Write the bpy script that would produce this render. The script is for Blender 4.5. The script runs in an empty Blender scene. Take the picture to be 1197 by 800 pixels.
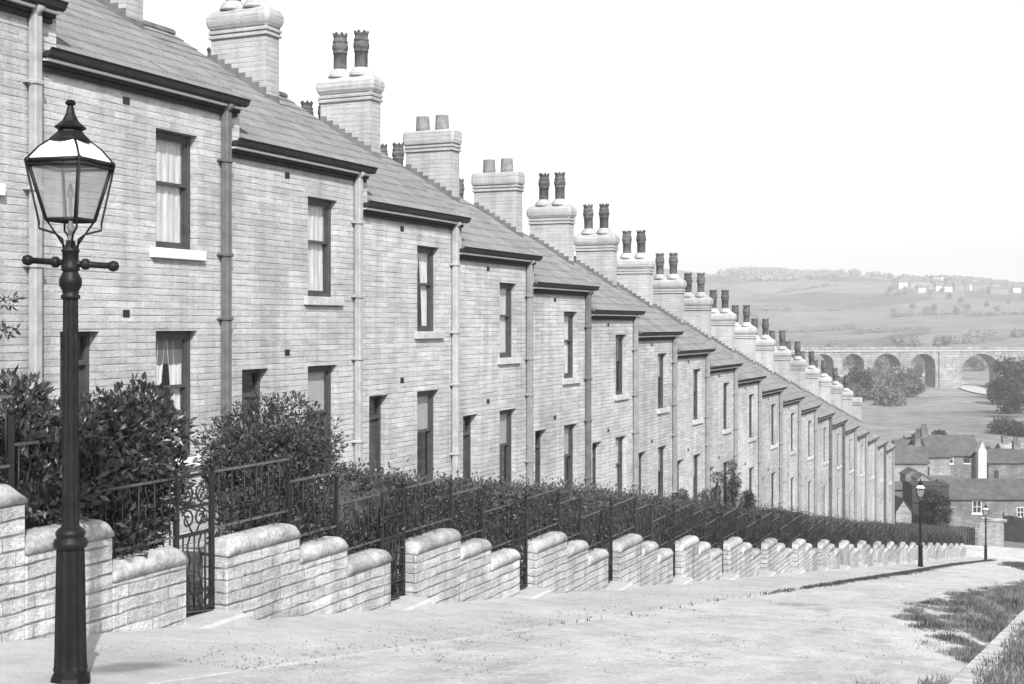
import bpy, math, random
from mathutils import Vector
R = math.radians
scene = bpy.context.scene
COL = scene.collection
rnd = random.Random(7)

# ------------------------------------------------------------------ camera frame
TH = R(24.13); CT, ST = math.cos(TH), math.sin(TH)
F = 1500.0; CAMZ = 1.337
SL = 0.158                       # fall of the street per metre

def at(px, py, depth):
    """point that the photograph shows at px,py when it stands depth metres away"""
    x = (px - 598.0) / F * depth
    return Vector((x * CT - depth * ST, x * ST + depth * CT, CAMZ - (py - 380.0) / F * depth))

def interp(k, x):
    if x <= k[0][0]: return k[0][1]
    for (a, va), (b, vb) in zip(k, k[1:]):
        if x <= b:
            t = (x - a) / (b - a)
            return va + (vb - va) * t
    return k[-1][1]

PROF = [(-300, 20), (-60, 8.6), (-30, 4.74), (97, -15.33), (102, -15.75), (107, -15.9), (109, -16.5), (122, -19.8), (250, -20.6),
        (700, -21.5), (780, -19), (1000, -6), (1250, 12), (1500, 30), (1750, 50), (1900, 57), (2100, 54), (2600, 40), (4000, 20)]
def street(Y): return interp(PROF, Y)
def G(X, Y):
    z = interp(PROF, Y)
    if Y > 700:
        r = min(1, (Y - 700) / 1100)
        z += r * ((-75 - X) / 405 * 22 if X < -75 else 0) * (1 if X > -600 else 1) \
             + r * (3.0 * math.sin(X / 61 + Y / 140) + 2.0 * math.sin(X / 23 + 1.3) + 5 * math.sin(Y / 110 + X / 300))
        if X < -600: z -= r * ((-600 - X) / 405 * 22)
    elif Y > 130:
        r = min(1, (Y - 130) / 80)
        z += r * (0.5 * math.sin(X / 31 + Y / 47) + 0.25 * math.sin(X / 13 - Y / 19))
    return z

# ------------------------------------------------------------------ mesh builder
class MB:
    def __init__(s): s.v = []; s.f = []; s.sm = []
    def add(s, vs, fs, smooth=False):
        o = len(s.v); s.v += [tuple(p) for p in vs]
        for f in fs: s.f.append(tuple(i + o for i in f)); s.sm.append(smooth)
        return s
    def box(s, x0, x1, y0, y1, z0, z1):
        return s.add([(x0,y0,z0),(x1,y0,z0),(x1,y1,z0),(x0,y1,z0),(x0,y0,z1),(x1,y0,z1),(x1,y1,z1),(x0,y1,z1)],
              [(0,3,2,1),(4,5,6,7),(0,1,5,4),(1,2,6,5),(2,3,7,6),(3,0,4,7)])
    def cbox(s, x0, x1, y0, y1, z0, z1, c=.01):
        """box with chamfered edges"""
        vs = []; 
        for z, i in ((z0, c), (z0 + c, 0), (z1 - c, 0), (z1, c)):
            a, b, d, e = x0 + i, x1 - i, y0 + i, y1 - i
            k = c
            vs += [(a+k,d,z),(b-k,d,z),(b,d+k,z),(b,e-k,z),(b-k,e,z),(a+k,e,z),(a,e-k,z),(a,d+k,z)]
        fs = [tuple(range(7,-1,-1)), tuple(range(24,32))]
        for r in range(3):
            for i in range(8):
                j = (i+1) % 8
                fs.append((r*8+i, r*8+j, r*8+8+j, r*8+8+i))
        return s.add(vs, fs)
    def tube(s, pts, r, n=6, smooth=True, cap=True):
        pts = [Vector(p) for p in pts]; m = len(pts)
        rr = r if isinstance(r, (list, tuple)) else [r] * m
        vs = []; up = None
        for i, p in enumerate(pts):
            d = (pts[min(i+1,m-1)] - pts[max(i-1,0)])
            d = d.normalized() if d.length > 1e-9 else Vector((0,0,1))
            if up is None:
                up = Vector((0,0,1)) if abs(d.z) < .9 else Vector((1,0,0))
            a = d.cross(up); a = a.normalized() if a.length > 1e-6 else d.orthogonal().normalized()
            b = d.cross(a).normalized(); up = -b if False else a.cross(d)
            for k in range(n):
                t = 2*math.pi*(k+.5)/n
                vs.append(p + a*math.cos(t)*rr[i] + b*math.sin(t)*rr[i])
        fs = []
        for i in range(m-1):
            for k in range(n):
                l = (k+1) % n
                fs.append((i*n+k, i*n+l, (i+1)*n+l, (i+1)*n+k))
        if cap: fs += [tuple(range(n-1,-1,-1)), tuple(range((m-1)*n, m*n))]
        return s.add(vs, fs, smooth)
    def lathe(s, prof, n=20, c=(0,0,0), smooth=True, flute=0.0, rot=0.0):
        vs = []; fs = []; m = len(prof)
        for r, z in prof:
            for k in range(n):
                t = 2*math.pi*k/n + rot
                q = r * (1 - flute * (k % 2))
                vs.append((c[0]+q*math.cos(t), c[1]+q*math.sin(t), c[2]+z))
        for i in range(m-1):
            for k in range(n):
                l = (k+1) % n
                fs.append((i*n+k, i*n+l, (i+1)*n+l, (i+1)*n+k))
        fs += [tuple(range(n-1,-1,-1)), tuple(range((m-1)*n, m*n))]
        return s.add(vs, fs, smooth)
    def leaf(s, p, d, l, w, rg, fold=.25):
        """one folded leaf: base p, direction d"""
        d = d.normalized()
        q = Vector((rg.gauss(0,1), rg.gauss(0,1), rg.gauss(0,1)))
        a = d.cross(q); a = a.normalized() if a.length > 1e-6 else d.orthogonal().normalized()
        n = d.cross(a)
        m = p + d*l*.5 - n*l*fold*.3
        s.add([p, m + a*w*.5 + n*w*fold, p + d*l, m - a*w*.5 + n*w*fold], [(0,1,2),(0,2,3)])
    def build(s, name, mat, parent=None, recalc=True):
        return obj(name, s.data(name, mat, recalc), parent)
    def data(s, name, mat, recalc=True):
        me = bpy.data.meshes.new(name); me.from_pydata(s.v, [], s.f); 
        me.polygons.foreach_set('use_smooth', s.sm)
        me.materials.append(mat); me.update()
        if recalc and len(s.f) < 6000:
            import bmesh
            b = bmesh.new(); b.from_mesh(me); bmesh.ops.recalc_face_normals(b, faces=b.faces); b.to_mesh(me); b.free()
        return me

def obj(name, me, parent=None, loc=None, rz=0):
    o = bpy.data.objects.new(name, me); COL.objects.link(o)
    if parent is not None: o.parent = parent
    if loc is not None: o.location = loc
    if rz: o.rotation_euler = (0,0,rz)
    return o
def tag(o, label, cat, group=None, kind=None):
    if label: o['label'] = label
    if cat: o['category'] = cat
    if group: o['group'] = group
    if kind: o['kind'] = kind
    return o
def thing(name, label, cat, loc=(0,0,0), rz=0, group=None):
    o = obj(name, None, None, loc, rz); return tag(o, label, cat, group)
def kids(o): return [c for c in COL.objects if c.parent == o]
def copy_thing(o, loc, label, group=None, rz=None):
    r = o.copy(); COL.objects.link(r); r.location = loc
    if rz is not None: r.rotation_euler = (0,0,rz)
    r['label'] = label
    if group: r['group'] = group
    for ch in kids(o):
        c = ch.copy(); COL.objects.link(c); c.parent = r
        for g in kids(ch):
            d = g.copy(); COL.objects.link(d); d.parent = c
    return r
def structure(name, mb, mat, smooth=False):
    o = mb.build(name, mat, recalc=False); o['kind'] = 'structure'; return o

ORD = ['zeroth','first','second','third','fourth','fifth','sixth','seventh','eighth','ninth','tenth','eleventh','twelfth','thirteenth',
       'fourteenth','fifteenth','sixteenth','seventeenth','eighteenth','nineteenth','twentieth','twenty-first','twenty-second','twenty-third']

# ------------------------------------------------------------------ materials (a monochrome plate: everything is grey)
class NT:
    def __init__(s, name, rough=.85, spec=.3):
        s.m = bpy.data.materials.new(name); s.m.use_nodes = True
        s.t = s.m.node_tree; s.n = s.t.nodes; s.b = s.n['Principled BSDF']
        s.b.inputs['Roughness'].default_value = rough
        s.b.inputs['Specular IOR Level'].default_value = spec
        s.geo = s.n.new('ShaderNodeNewGeometry'); s.pos = s.geo.outputs['Position']
    def L(s, a, b): s.t.links.new(a, b)
    def math(s, op, a, b=None, c=None):
        n = s.n.new('ShaderNodeMath'); n.operation = op
        for i, v in enumerate((a, b, c)):
            if v is None: continue
            if isinstance(v, (int, float)): n.inputs[i].default_value = v
            else: s.L(v, n.inputs[i])
        return n.outputs[0]
    def noise(s, scale, detail=4, rough=.55, vec=None, w=(1,1,1), off=(0,0,0)):
        mp = s.n.new('ShaderNodeMapping'); mp.inputs['Scale'].default_value = w; mp.inputs['Location'].default_value = off
        s.L(vec or s.pos, mp.inputs['Vector'])
        n = s.n.new('ShaderNodeTexNoise'); n.inputs['Scale'].default_value = scale
        n.inputs['Detail'].default_value = detail; n.inputs['Roughness'].default_value = rough
        s.L(mp.outputs[0], n.inputs['Vector']); return n.outputs['Fac']
    def remap(s, v, a, b, lo, hi):
        n = s.n.new('ShaderNodeMapRange'); s.L(v, n.inputs[0])
        for i, x in enumerate((a, b, lo, hi)): n.inputs[i+1].default_value = x
        return n.outputs[0]
    def grey(s, v):
        c = s.n.new('ShaderNodeCombineColor')
        for i in range(3): s.L(v, c.inputs[i])
        return c.outputs[0]
    def base(s, v): s.L(s.grey(v), s.b.inputs['Base Color'])
    def bump(s, h, strength=.5, dist=.02):
        n = s.n.new('ShaderNodeBump'); n.inputs['Strength'].default_value = strength; n.inputs['Distance'].default_value = dist
        s.L(h, n.inputs['Height']); s.L(n.outputs[0], s.b.inputs['Normal'])
    def wallvec(s, wob=.0):
        """(along wall, height) from world position and face direction"""
        p = s.n.new('ShaderNodeSeparateXYZ'); s.L(s.pos, p.inputs[0])
        q = s.n.new('ShaderNodeSeparateXYZ'); s.L(s.geo.outputs['True Normal'], q.inputs[0])
        k = s.math('GREATER_THAN', s.math('ABSOLUTE', q.outputs[0]), .6)
        u = s.math('ADD', s.math('MULTIPLY', p.outputs[1], k), s.math('MULTIPLY', p.outputs[0], s.math('SUBTRACT', 1, k)))
        z = p.outputs[2]
        if wob:
            z = s.math('ADD', z, s.remap(s.noise(1.6, 2), 0, 1, -wob, wob))
            u = s.math('ADD', u, s.remap(s.noise(2.2, 2, off=(5,3,1)), 0, 1, -wob*2, wob*2))
        c = s.n.new('ShaderNodeCombineXYZ'); s.L(u, c.inputs[0]); s.L(z, c.inputs[1]); return c.outputs[0]

def stone(name, c1, c2, mortar, bw, bh, ms, wob=.02, blotch=.35, bump=.6, fine=.25, bed=.35, grime=.25):
    t = NT(name, .93, .15); v = t.wallvec(wob)
    b = t.n.new('ShaderNodeTexBrick'); t.L(v, b.inputs['Vector'])
    for k, c in (('Color1', c1), ('Color2', c2), ('Mortar', mortar)): b.inputs[k].default_value = (c, c, c, 1)
    b.inputs['Scale'].default_value = 1; b.inputs['Mortar Size'].default_value = ms; b.inputs['Mortar Smooth'].default_value = .4
    b.inputs['Brick Width'].default_value = bw; b.inputs['Row Height'].default_value = bh; b.inputs['Bias'].default_value = -.1
    b.offset = .37; b.squash = 1.5; b.squash_frequency = 3
    # bed joints: a thin dark line per course, weathered out in places
    sv = t.n.new('ShaderNodeSeparateXYZ'); t.L(v, sv.inputs[0])
    fr = t.math('FRACT', t.math('ADD', t.math('DIVIDE', sv.outputs[1], bh), 200.0))
    e = t.math('MINIMUM', fr, t.math('SUBTRACT', 1, fr))
    wn = t.noise(2.6, 4, .7, w=(1,1,5.5), off=(3,9,2))
    line = t.math('MULTIPLY', t.remap(e, .03, .13, 1, 0), t.remap(wn, .40, .66, .02, 1))
    dark = t.math('SUBTRACT', 1, t.math('MULTIPLY', line, bed))
    big = t.remap(t.noise(.55, 5, .6), .3, .7, 1 - blotch, 1 + blotch*.5)
    mid = t.remap(t.noise(5.5, 5, .65, w=(.3,.3,2.2)), .3, .7, 1 - blotch*.8, 1 + blotch*.55)
    fin = t.remap(t.noise(42, 4, .7, w=(.6,.6,1.4)), .3, .7, 1 - fine, 1 + fine)
    streak = t.remap(t.noise(2.6, 4, .6, w=(1.4,1.4,.10), off=(7,1,3)), .42, .74, 1, 1 - grime)
    x = t.math('MULTIPLY', b.outputs['Color'], big)
    oi = t.n.new('ShaderNodeObjectInfo')
    for y in (mid, fin, streak, dark, t.remap(oi.outputs['Random'], 0, 1, .92, 1.07)): x = t.math('MULTIPLY', x, y)
    t.base(x)
    h = t.math('ADD', t.math('MULTIPLY', b.outputs['Fac'], -.6), t.math('ADD', t.math('MULTIPLY', line, -.9), t.math('MULTIPLY', t.noise(14, 5, .65), 1.1)))
    t.bump(h, bump, .025); return t.m

def plain(name, c, rough=.85, var=.2, scale=6, bump=.2, spec=.3, fine=0, metal=0):
    t = NT(name, rough, spec); t.b.inputs['Metallic'].default_value = metal
    n = t.noise(scale, 5, .6); x = t.remap(n, .3, .7, c*(1-var), c*(1+var)); oi = t.n.new('ShaderNodeObjectInfo')
    x = t.math('MULTIPLY', x, t.remap(oi.outputs['Random'], 0, 1, 1-.4*var, 1+.4*var))
    if fine: x = t.math('MULTIPLY', x, t.remap(t.noise(scale*9, 3, .6), .3, .7, 1-fine, 1+fine))
    t.base(x)
    if bump: t.bump(t.noise(scale*4, 5, .6), bump, .01)
    return t.m

M = {}
M['wall']   = stone('coursed_sandstone', .47, .375, .33, .40, .098, .004, .007, .24, .5, .22, .29, .26)
M['gwall']  = stone('garden_wall_stone', .48, .37, .31, .34, .125, .006, .026, .36, 1.0, .28, .17, .4)
M['stack']  = stone('chimney_stone', .42, .385, .34, .40, .098, .004, .008, .2, .45, .18, .2, .25)
M['coping'] = plain('coping_stone', .31, .93, .42, 2.6, 1.0, .12, .28)
M['sill']   = plain('dressed_stone', .60, .9, .12, 5, .2, .2, .08)
M['step']   = plain('scrubbed_step', .37, .9, .12, 4, .3, .2, .08)
M['iron']   = plain('black_iron', .016, .5, .35, 12, .25, .3, .3)
M['rail']   = plain('rail_iron_sheen', .07, .5, .35, 8, .2, .4, .2)  # rusty, dusty iron, with sun and sky sheen put into the paler colour
M['lampiron'] = plain('lamp_iron', .010, .45, .4, 9, .3, .16, .3)
M['pipe_light'] = plain('stone_paint', .30, .7, .2, 5, .15)
M['pipe_mid']   = plain('grey_paint', .22, .6, .2, 5, .15)
M['pipe_dark']  = plain('dark_paint', .10, .65, .25, 5, .15)
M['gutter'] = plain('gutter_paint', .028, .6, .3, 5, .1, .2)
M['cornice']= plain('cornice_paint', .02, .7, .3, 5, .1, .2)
M['bead']   = plain('bead_lit_edge', .62, .6, .1, 5, .05)  # lit edge of the moulding put into a pale bead colour
M['wood']   = plain('window_paint', .05, .5, .3, 6, .1, .4)
M['woodpale'] = plain('pale_paint', .55, .6, .12, 6, .1)
M['door']   = plain('door_paint', .05, .45, .3, 5, .1, .4)
M['lead']   = plain('lead_flashing', .13, .6, .3, 4, .2)
M['pot']    = plain('dark_chimney_pot', .085, .85, .5, 9, .3, .2)
M['potmid'] = plain('buff_chimney_pot', .2, .9, .25, 9, .3, .2)
M['ridge']  = plain('ridge_tile', .12, .9, .4, 4, .4, .2)
M['opal']   = plain('opal_glass', .85, .25, .03, 3, 0, .5)
M['bark']   = plain('bark', .07, .95, .35, 8, .7, .1)
M['soil']   = plain('soil', .09, .97, .4, 5, .8, .1, .3)
M['kerb']   = plain('kerb_stone', .37, .93, .38, 3, .5, .2, .15)
M['sillgrey'] = plain('weathered_sill', .40, .92, .2, 4, .3, .2, .12)
M['paleblind'] = plain('pale_roller_blind', .48, .95, .08, 3, 0)
M['path'] = plain('garden_flags', .38, .95, .2, 4, .4, .15, .15)
M['pebble'] = plain('road_stone', .24, .95, .5, 30, .2, .1)
M['whitewash'] = plain('whitewash', .47, .9, .08, 3, .2)
M['timber'] = plain('tarred_timber', .035, .85, .4, 3, .4)
M['slatefar'] = plain('far_slate', .085, .9, .3, 1.3, .2, .2, .25)
M['mush']   = stone('viaduct_stone', .31, .22, .16, 2.2, .9, .06, .1, .35, .3, .2)
M['farwall']= stone('sooty_stone', .24, .16, .10, .5, .16, .02, .02, .4, .4, .2)
M['farpale']= stone('pale_sooty_stone', .36, .26, .16, .5, .16, .02, .02, .35, .4, .2)

def roofmat():
    t = NT('stone_slate', .9, .25)
    p = t.n.new('ShaderNodeSeparateXYZ'); t.L(t.pos, p.inputs[0])
    c = t.n.new('ShaderNodeCombineXYZ'); t.L(p.outputs[1], c.inputs[0]); t.L(t.math('MULTIPLY', p.outputs[0], .999), c.inputs[1])
    b = t.n.new('ShaderNodeTexBrick'); t.L(c.outputs[0], b.inputs['Vector'])
    for k, x in (('Color1', .205), ('Color2', .165), ('Mortar', .10)): b.inputs[k].default_value = (x, x, x, 1)
    b.inputs['Scale'].default_value = 1; b.inputs['Mortar Size'].default_value = .008; b.inputs['Brick Width'].default_value = .45; b.inputs['Row Height'].default_value = .345
    b.offset = .45
    x = t.math('MULTIPLY', b.outputs['Color'], t.remap(t.noise(1.3, 5, .65), .3, .7, .86, 1.14))
    x = t.math('MULTIPLY', x, t.remap(t.noise(24, 4, .6), .3, .7, .85, 1.15)); t.base(x)
    t.bump(t.math('ADD', t.math('MULTIPLY', b.outputs['Fac'], -1), t.noise(16, 5, .6)), .5, .02); return t.m
M['slate'] = roofmat()

def leafmat(name, lo, hi, scale=9, rough=.45, spec=.5, trans=.25):
    t = NT(name, rough, spec)
    x = t.remap(t.noise(scale, 3, .7), .32, .68, lo, hi); oi = t.n.new('ShaderNodeObjectInfo')
    x = t.math('MULTIPLY', x, t.remap(oi.outputs['Random'], 0, 1, .72, 1.25)); x = t.math('MULTIPLY', x, t.remap(t.noise(1.7, 4, .6), .3, .7, .7, 1.3)); t.base(x)
    tr = t.n.new('ShaderNodeBsdfTranslucent'); t.L(t.grey(x), tr.inputs[0])
    mx = t.n.new('ShaderNodeMixShader'); mx.inputs[0].default_value = trans
    out = t.n['Material Output']
    t.L(t.b.outputs[0], mx.inputs[1]); t.L(tr.outputs[0], mx.inputs[2]); t.L(mx.outputs[0], out.inputs[0]); return t.m
M['laurel'] = leafmat('laurel_leaf', .012, .075, 14, .36, .4, .1)
M['bush']   = leafmat('bush_leaf', .018, .11, 12, .42, .4, .12)
M['privet'] = leafmat('privet_leaf', .025, .11, 8, .55, .2, .2)
M['tree']   = leafmat('tree_leaf', .09, .17, .6, .6, .3, .2)
M['treedark'] = leafmat('dark_tree_leaf', .025, .06, .6, .6, .3, .2)
M['grass']  = leafmat('dry_grass', .035, .25, 2.2, .7, .2, .3)
M['weed']   = leafmat('weed_leaf', .03, .11, 5, .7, .2, .3)

def glassmat(name, tint=1.0, r=.05):
    m = bpy.data.materials.new(name); m.use_nodes = True; t = m.node_tree; n = t.nodes
    n.remove(n['Principled BSDF'])
    tr = n.new('ShaderNodeBsdfTransparent'); tr.inputs[0].default_value = (tint,)*3 + (1,)
    gl = n.new('ShaderNodeBsdfGlossy'); gl.inputs['Roughness'].default_value = r
    lw = n.new('ShaderNodeLayerWeight'); lw.inputs[0].default_value = .5
    p = n.new('ShaderNodeMath'); p.operation = 'POWER'; t.links.new(lw.outputs['Facing'], p.inputs[0]); p.inputs[1].default_value = 4.0
    q = n.new('ShaderNodeMath'); q.operation = 'MULTIPLY_ADD'; t.links.new(p.outputs[0], q.inputs[0]); q.inputs[1].default_value = .9; q.inputs[2].default_value = .04
    mx = n.new('ShaderNodeMixShader'); t.links.new(q.outputs[0], mx.inputs[0]); t.links.new(tr.outputs[0], mx.inputs[1]); t.links.new(gl.outputs[0], mx.inputs[2])
    t.links.new(mx.outputs[0], n['Material Output'].inputs[0]); return m
M['glass'] = glassmat('window_glass', .9)
def dustyglass():
    m = glassmat('lantern_glass', .95, .08); t = m.node_tree; n = t.nodes
    d = n.new('ShaderNodeBsdfTranslucent'); d.inputs[0].default_value = (.75,.75,.75,1)
    d2 = n.new('ShaderNodeBsdfDiffuse'); d2.inputs[0].default_value = (.6,.6,.6,1)
    ad = n.new('ShaderNodeMixShader'); ad.inputs[0].default_value = .5
    t.links.new(d.outputs[0], ad.inputs[1]); t.links.new(d2.outputs[0], ad.inputs[2])
    mx = n.new('ShaderNodeMixShader'); mx.inputs[0].default_value = .16
    old = n['Material Output'].inputs[0].links[0].from_socket
    t.links.new(old, mx.inputs[1]); t.links.new(ad.outputs[0], mx.inputs[2]); t.links.new(mx.outputs[0], n['Material Output'].inputs[0]); return m
M['lglass'] = dustyglass()
def cloth():
    t = NT('net_curtain', .95, .05); x = t.remap(t.noise(7, 3, .6, w=(3,3,.25)), .3, .7, .55, .85); t.base(x); return t.m
M['net'] = cloth()
M['blind'] = plain('roller_blind', .16, .95, .1, 3, 0)

def roadmat():
    t = NT('beaten_earth_road', .97, .1)
    x = t.remap(t.noise(.35, 6, .6, w=(1,.5,1)), .3, .7, .40, .58)
    x = t.math('MULTIPLY', x, t.remap(t.noise(2.6, 6, .65, w=(1,.6,1)), .3, .72, .74, 1.14))
    x = t.math('MULTIPLY', x, t.remap(t.noise(26, 5, .75), .3, .7, .74, 1.18))
    x = t.math('MULTIPLY', x, t.remap(t.noise(9, 5, .7, off=(2,8,0)), .56, .72, 1, .72))
    # worn dark patches: damp spots and bits of weed with their own ragged shape
    sp = t.remap(t.noise(.9, 6, .7, w=(1,.35,1), off=(11,4,0)), .57, .72, 1, .6)
    x = t.math('MULTIPLY', x, sp); t.base(x)
    t.bump(t.math('ADD', t.noise(5, 6, .65), t.math('MULTIPLY', t.noise(40, 4, .6), .4)), .75, .05); return t.m
M['road'] = roadmat()
def pavemat():
    t = NT('worn_pavement', .95, .15)
    x = t.remap(t.noise(.6, 6, .6, w=(1,.6,1)), .3, .7, .32, .45)
    x = t.math('MULTIPLY', x, t.remap(t.noise(3.4, 5, .6), .3, .7, .88, 1.1))
    x = t.math('MULTIPLY', x, t.remap(t.noise(34, 5, .75), .3, .7, .80, 1.14))
    # a darker oval near the foot of the lamp, with a ragged rim
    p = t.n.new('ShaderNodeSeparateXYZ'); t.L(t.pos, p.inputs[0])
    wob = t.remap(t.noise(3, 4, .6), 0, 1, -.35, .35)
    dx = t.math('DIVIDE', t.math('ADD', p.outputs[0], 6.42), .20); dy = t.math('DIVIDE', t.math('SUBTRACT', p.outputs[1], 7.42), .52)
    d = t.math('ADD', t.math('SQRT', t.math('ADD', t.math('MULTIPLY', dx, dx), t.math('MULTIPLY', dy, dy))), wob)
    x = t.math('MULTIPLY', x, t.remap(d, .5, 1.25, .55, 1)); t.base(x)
    t.bump(t.math('ADD', t.noise(4, 5, .6), t.math('MULTIPLY', t.noise(36, 4, .6), .5)), .5, .03); return t.m
M['pave'] = pavemat()
def landmat():
    t = NT('fields', .98, .05)
    v = t.n.new('ShaderNodeTexVoronoi'); v.inputs['Scale'].default_value = 1; v.feature = 'F1'
    mp = t.n.new('ShaderNodeMapping'); mp.inputs['Scale'].default_value = (1/95, 1/150, 0); mp.inputs['Rotation'].default_value = (0,0,.4)
    t.L(t.pos, mp.inputs[0]); t.L(mp.outputs[0], v.inputs['Vector'])
    s = t.n.new('ShaderNodeSeparateColor'); t.L(v.outputs['Color'], s.inputs[0])
    fld = t.remap(s.outputs[0], 0, 1, .06, .155)
    near = t.remap(t.noise(.035, 6, .65), .3, .7, .15, .24)
    p = t.n.new('ShaderNodeSeparateXYZ'); t.L(t.pos, p.inputs[0])
    k = t.remap(p.outputs[1], 600, 900, 0, 1)
    x = t.math('ADD', t.math('MULTIPLY', fld, k), t.math('MULTIPLY', near, t.math('SUBTRACT', 1, k)))
    x = t.math('MULTIPLY', x, t.remap(t.noise(.22, 5, .7), .3, .7, .72, 1.28)); x = t.math('MULTIPLY', x, t.remap(t.noise(.03, 6, .75), .32, .68, .6, 1.3)); t.base(x); t.bump(t.noise(1.2, 5, .7), .6, .3); return t.m
M['land'] = landmat()
M['verge'] = plain('verge_turf', .12, .97, .4, 2.2, .8, .1, .35)

# ------------------------------------------------------------------ ground
def sheet(xs, ys, fz):
    mb = MB(); nx = len(xs)
    vs = [(x, y, fz(x, y)) for y in ys for x in xs]
    fs = [(j*nx+i, j*nx+i+1, (j+1)*nx+i+1, (j+1)*nx+i) for j in range(len(ys)-1) for i in range(nx-1)]
    return mb.add(vs, fs, True)
def frange(a, b, n): return [a + (b-a)*i/n for i in range(n+1)]
xs = frange(-2600,-900,14)[:-1] + frange(-900,-60,60)[:-1] + frange(-60,30,30)[:-1] + frange(30,900,24)
ys = frange(-300,-40,10)[:-1] + frange(-40,130,60)[:-1] + frange(130,700,60)[:-1] + frange(700,2200,90)[:-1] + frange(2200,4000,12)
def gz(x, y):
    z = G(x, y)
    if -13 < x < 14 and y < 108: z -= .35
    return z
structure('ground', sheet(xs, ys, gz), M['land'])

def kerb_d(T): return interp([(-60,5.75),(20,5.8),(50,6.1),(70,6.45),(85,6.3),(97,6.2)], T)
YS = frange(-40, 8, 24)[:-1] + frange(8, 40, 128)[:-1] + frange(40, 98, 80)
def ripple(x, y):
    return .012*math.sin(x*2.1+.7*math.sin(y*.6)) * math.sin(y*.9+x) + .008*math.sin(y*3.1+x*4)
mb = MB(); n = 24; vs = []
for y in YS:
    a, b = -kerb_d(y)+.0, -1.13
    for i in range(n+1):
        x = a + (b-a)*i/n
        c = (i/n-.5)*2
        vs.append((x, y, street(y) - .012 + .035*(1-c*c) + ripple(x, y)))
fs = [(j*(n+1)+i, j*(n+1)+i+1, (j+1)*(n+1)+i+1, (j+1)*(n+1)+i) for j in range(len(YS)-1) for i in range(n)]
mb.add(vs, fs, True); structure('road', mb, M['road'])
cs = sheet(frange(-60, 30, 60), frange(98, 106.5, 8), lambda x, y: street(y) - .03 + ripple(x, y))
structure('cross_road', cs, M['road'])
mb = MB(); n = 10; vs = []
for y in YS:
    a, b = -8.05, -kerb_d(y) - .14
    for i in range(n+1):
        x = a + (b-a)*i/n
        vs.append((x, y, street(y) + .02*(1-i/n) + .3*ripple(x*2, y)))
fs = [(j*(n+1)+i, j*(n+1)+i+1, (j+1)*(n+1)+i+1, (j+1)*(n+1)+i) for j in range(len(YS)-1) for i in range(n)]
mb.add(vs, fs, True); structure('pavement', mb, M['pave'])

def kerbrun(name, fd, w, top, y0, y1, step, mat, depth=.25):
    mb = MB(); y = y0
    while y < y1:
        l = step * rnd.uniform(.8, 1.2); e = y + l - .012
        j = rnd.uniform(-.003, .003)
        for (ya, yb) in ((y, e),):
            da, db = fd(ya), fd(yb); za, zb = street(ya)+top+j, street(yb)+top+j
            c = .004
            P = []
            for yy, dd, zz in ((ya, da, za), (yb, db, zb)):
                P += [(-dd-w, yy, zz-depth), (-dd-w, yy, zz), (-dd-c, yy, zz), (-dd, yy, zz-c), (-dd, yy, zz-depth)]
            mb.add(P, [(0,1,2,3,4), (9,8,7,6,5)] + [(i, 5+i, 6+i, i+1) for i in range(4)])
        y += l
    o = mb.build(name, mat); o['kind'] = 'structure'
kerbrun('kerb', kerb_d, .15, .003, -40, 98, 1.1, M['pave'])
kerbrun('far_side_kerb', lambda T: .87, .26, .035, -40, 98, 1.3, M['kerb'])
vg = sheet(frange(-.87, 15, 24), YS, lambda x, y: street(y) + .03 + .04*math.sin(x*1.7+y*.8)*min(1, abs(x+.87)) + ripple(x,y))
structure('verge', vg, M['verge'])
gd = sheet(frange(-12.6, -8.02, 8), YS, lambda x, y: street(y) + .12 + .35*min(1, (-8.02-x)/2.5) + ripple(x,y))
structure('garden_soil', gd, M['soil'])

# grass
def blades(mb, fn, n, h0, h1, w, rg, clump=0.0):
    k = 0
    while k < n:
        p = fn(rg)
        if p is None: continue
        x, y, z = p[:3]; h = rg.uniform(h0, h1) * (p[3] if len(p) > 3 else 1)
        a = rg.uniform(0, 6.283); l = rg.uniform(.1, .5)*h
        dx, dy = math.cos(a), math.sin(a); b = rg.uniform(0, 6.283)
        tx, ty = math.cos(b)*l, math.sin(b)*l
        mb.add([(x-dx*w, y-dy*w, z-.01), (x+dx*w, y+dy*w, z-.01), (x+tx*.4+dx*w*.6, y+ty*.4+dy*w*.6, z+h*.6), (x+tx, y+ty, z+h)], [(0,1,2),(0,2,3)])
        k += 1
def wav(x, y): return math.sin(x*3.1+1.7*math.sin(y*.7))+math.sin(y*1.1+x*1.3)+.8*math.sin(y*2.7-x*2.2)
PATCH = [(10.5,1.3),(13.5,1.38),(15.3,1.45),(17,1.9),(19,2.3),(22,2.75),(26,3.05),(30,2.95),(35,2.75),(41,2.4),(47,2.1),(53,1.5),(56,1.15)]
rg = random.Random(3)
def wav2(x, y): return math.sin(x*7.3+2*math.sin(y*1.9))+math.sin(y*2.9+x*3.3)+.8*math.sin(y*5.1-x*4.7+1)
def inpatch(rg):
    y = 10.5 + 45.5*rg.random()**1.25; d = rg.uniform(1.13, 3.5)
    lim = interp(PATCH, y) + .2*wav(d, y)*.6 + .12*wav2(d, y)
    if d > lim + (.5*rg.random() if rg.random() < .06 else 0): return None
    edge = max(0, min(1, (lim-d)/.7))
    if rg.random() > .15 + .85*edge: return None
    w = wav2(d, y*.8)
    if w < -.6 and rg.random() < .9: return None
    if y < 15.5 and rg.random() < .3: return None
    c = ((d-1.13)/(kerb_d(y)-1.13)-.5)*2
    return (-d, y, street(y) - .012 + .035*(1-c*c) - .005, max(.25, .75 + .28*w + .25*wav(d*1.7, y)*edge) * (.45+.55*edge))
mb = MB(); blades(mb, inpatch, 40000, .03, .14, .006, rg); blades(mb, inpatch, 40000, .008, .05, .009, rg)
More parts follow.
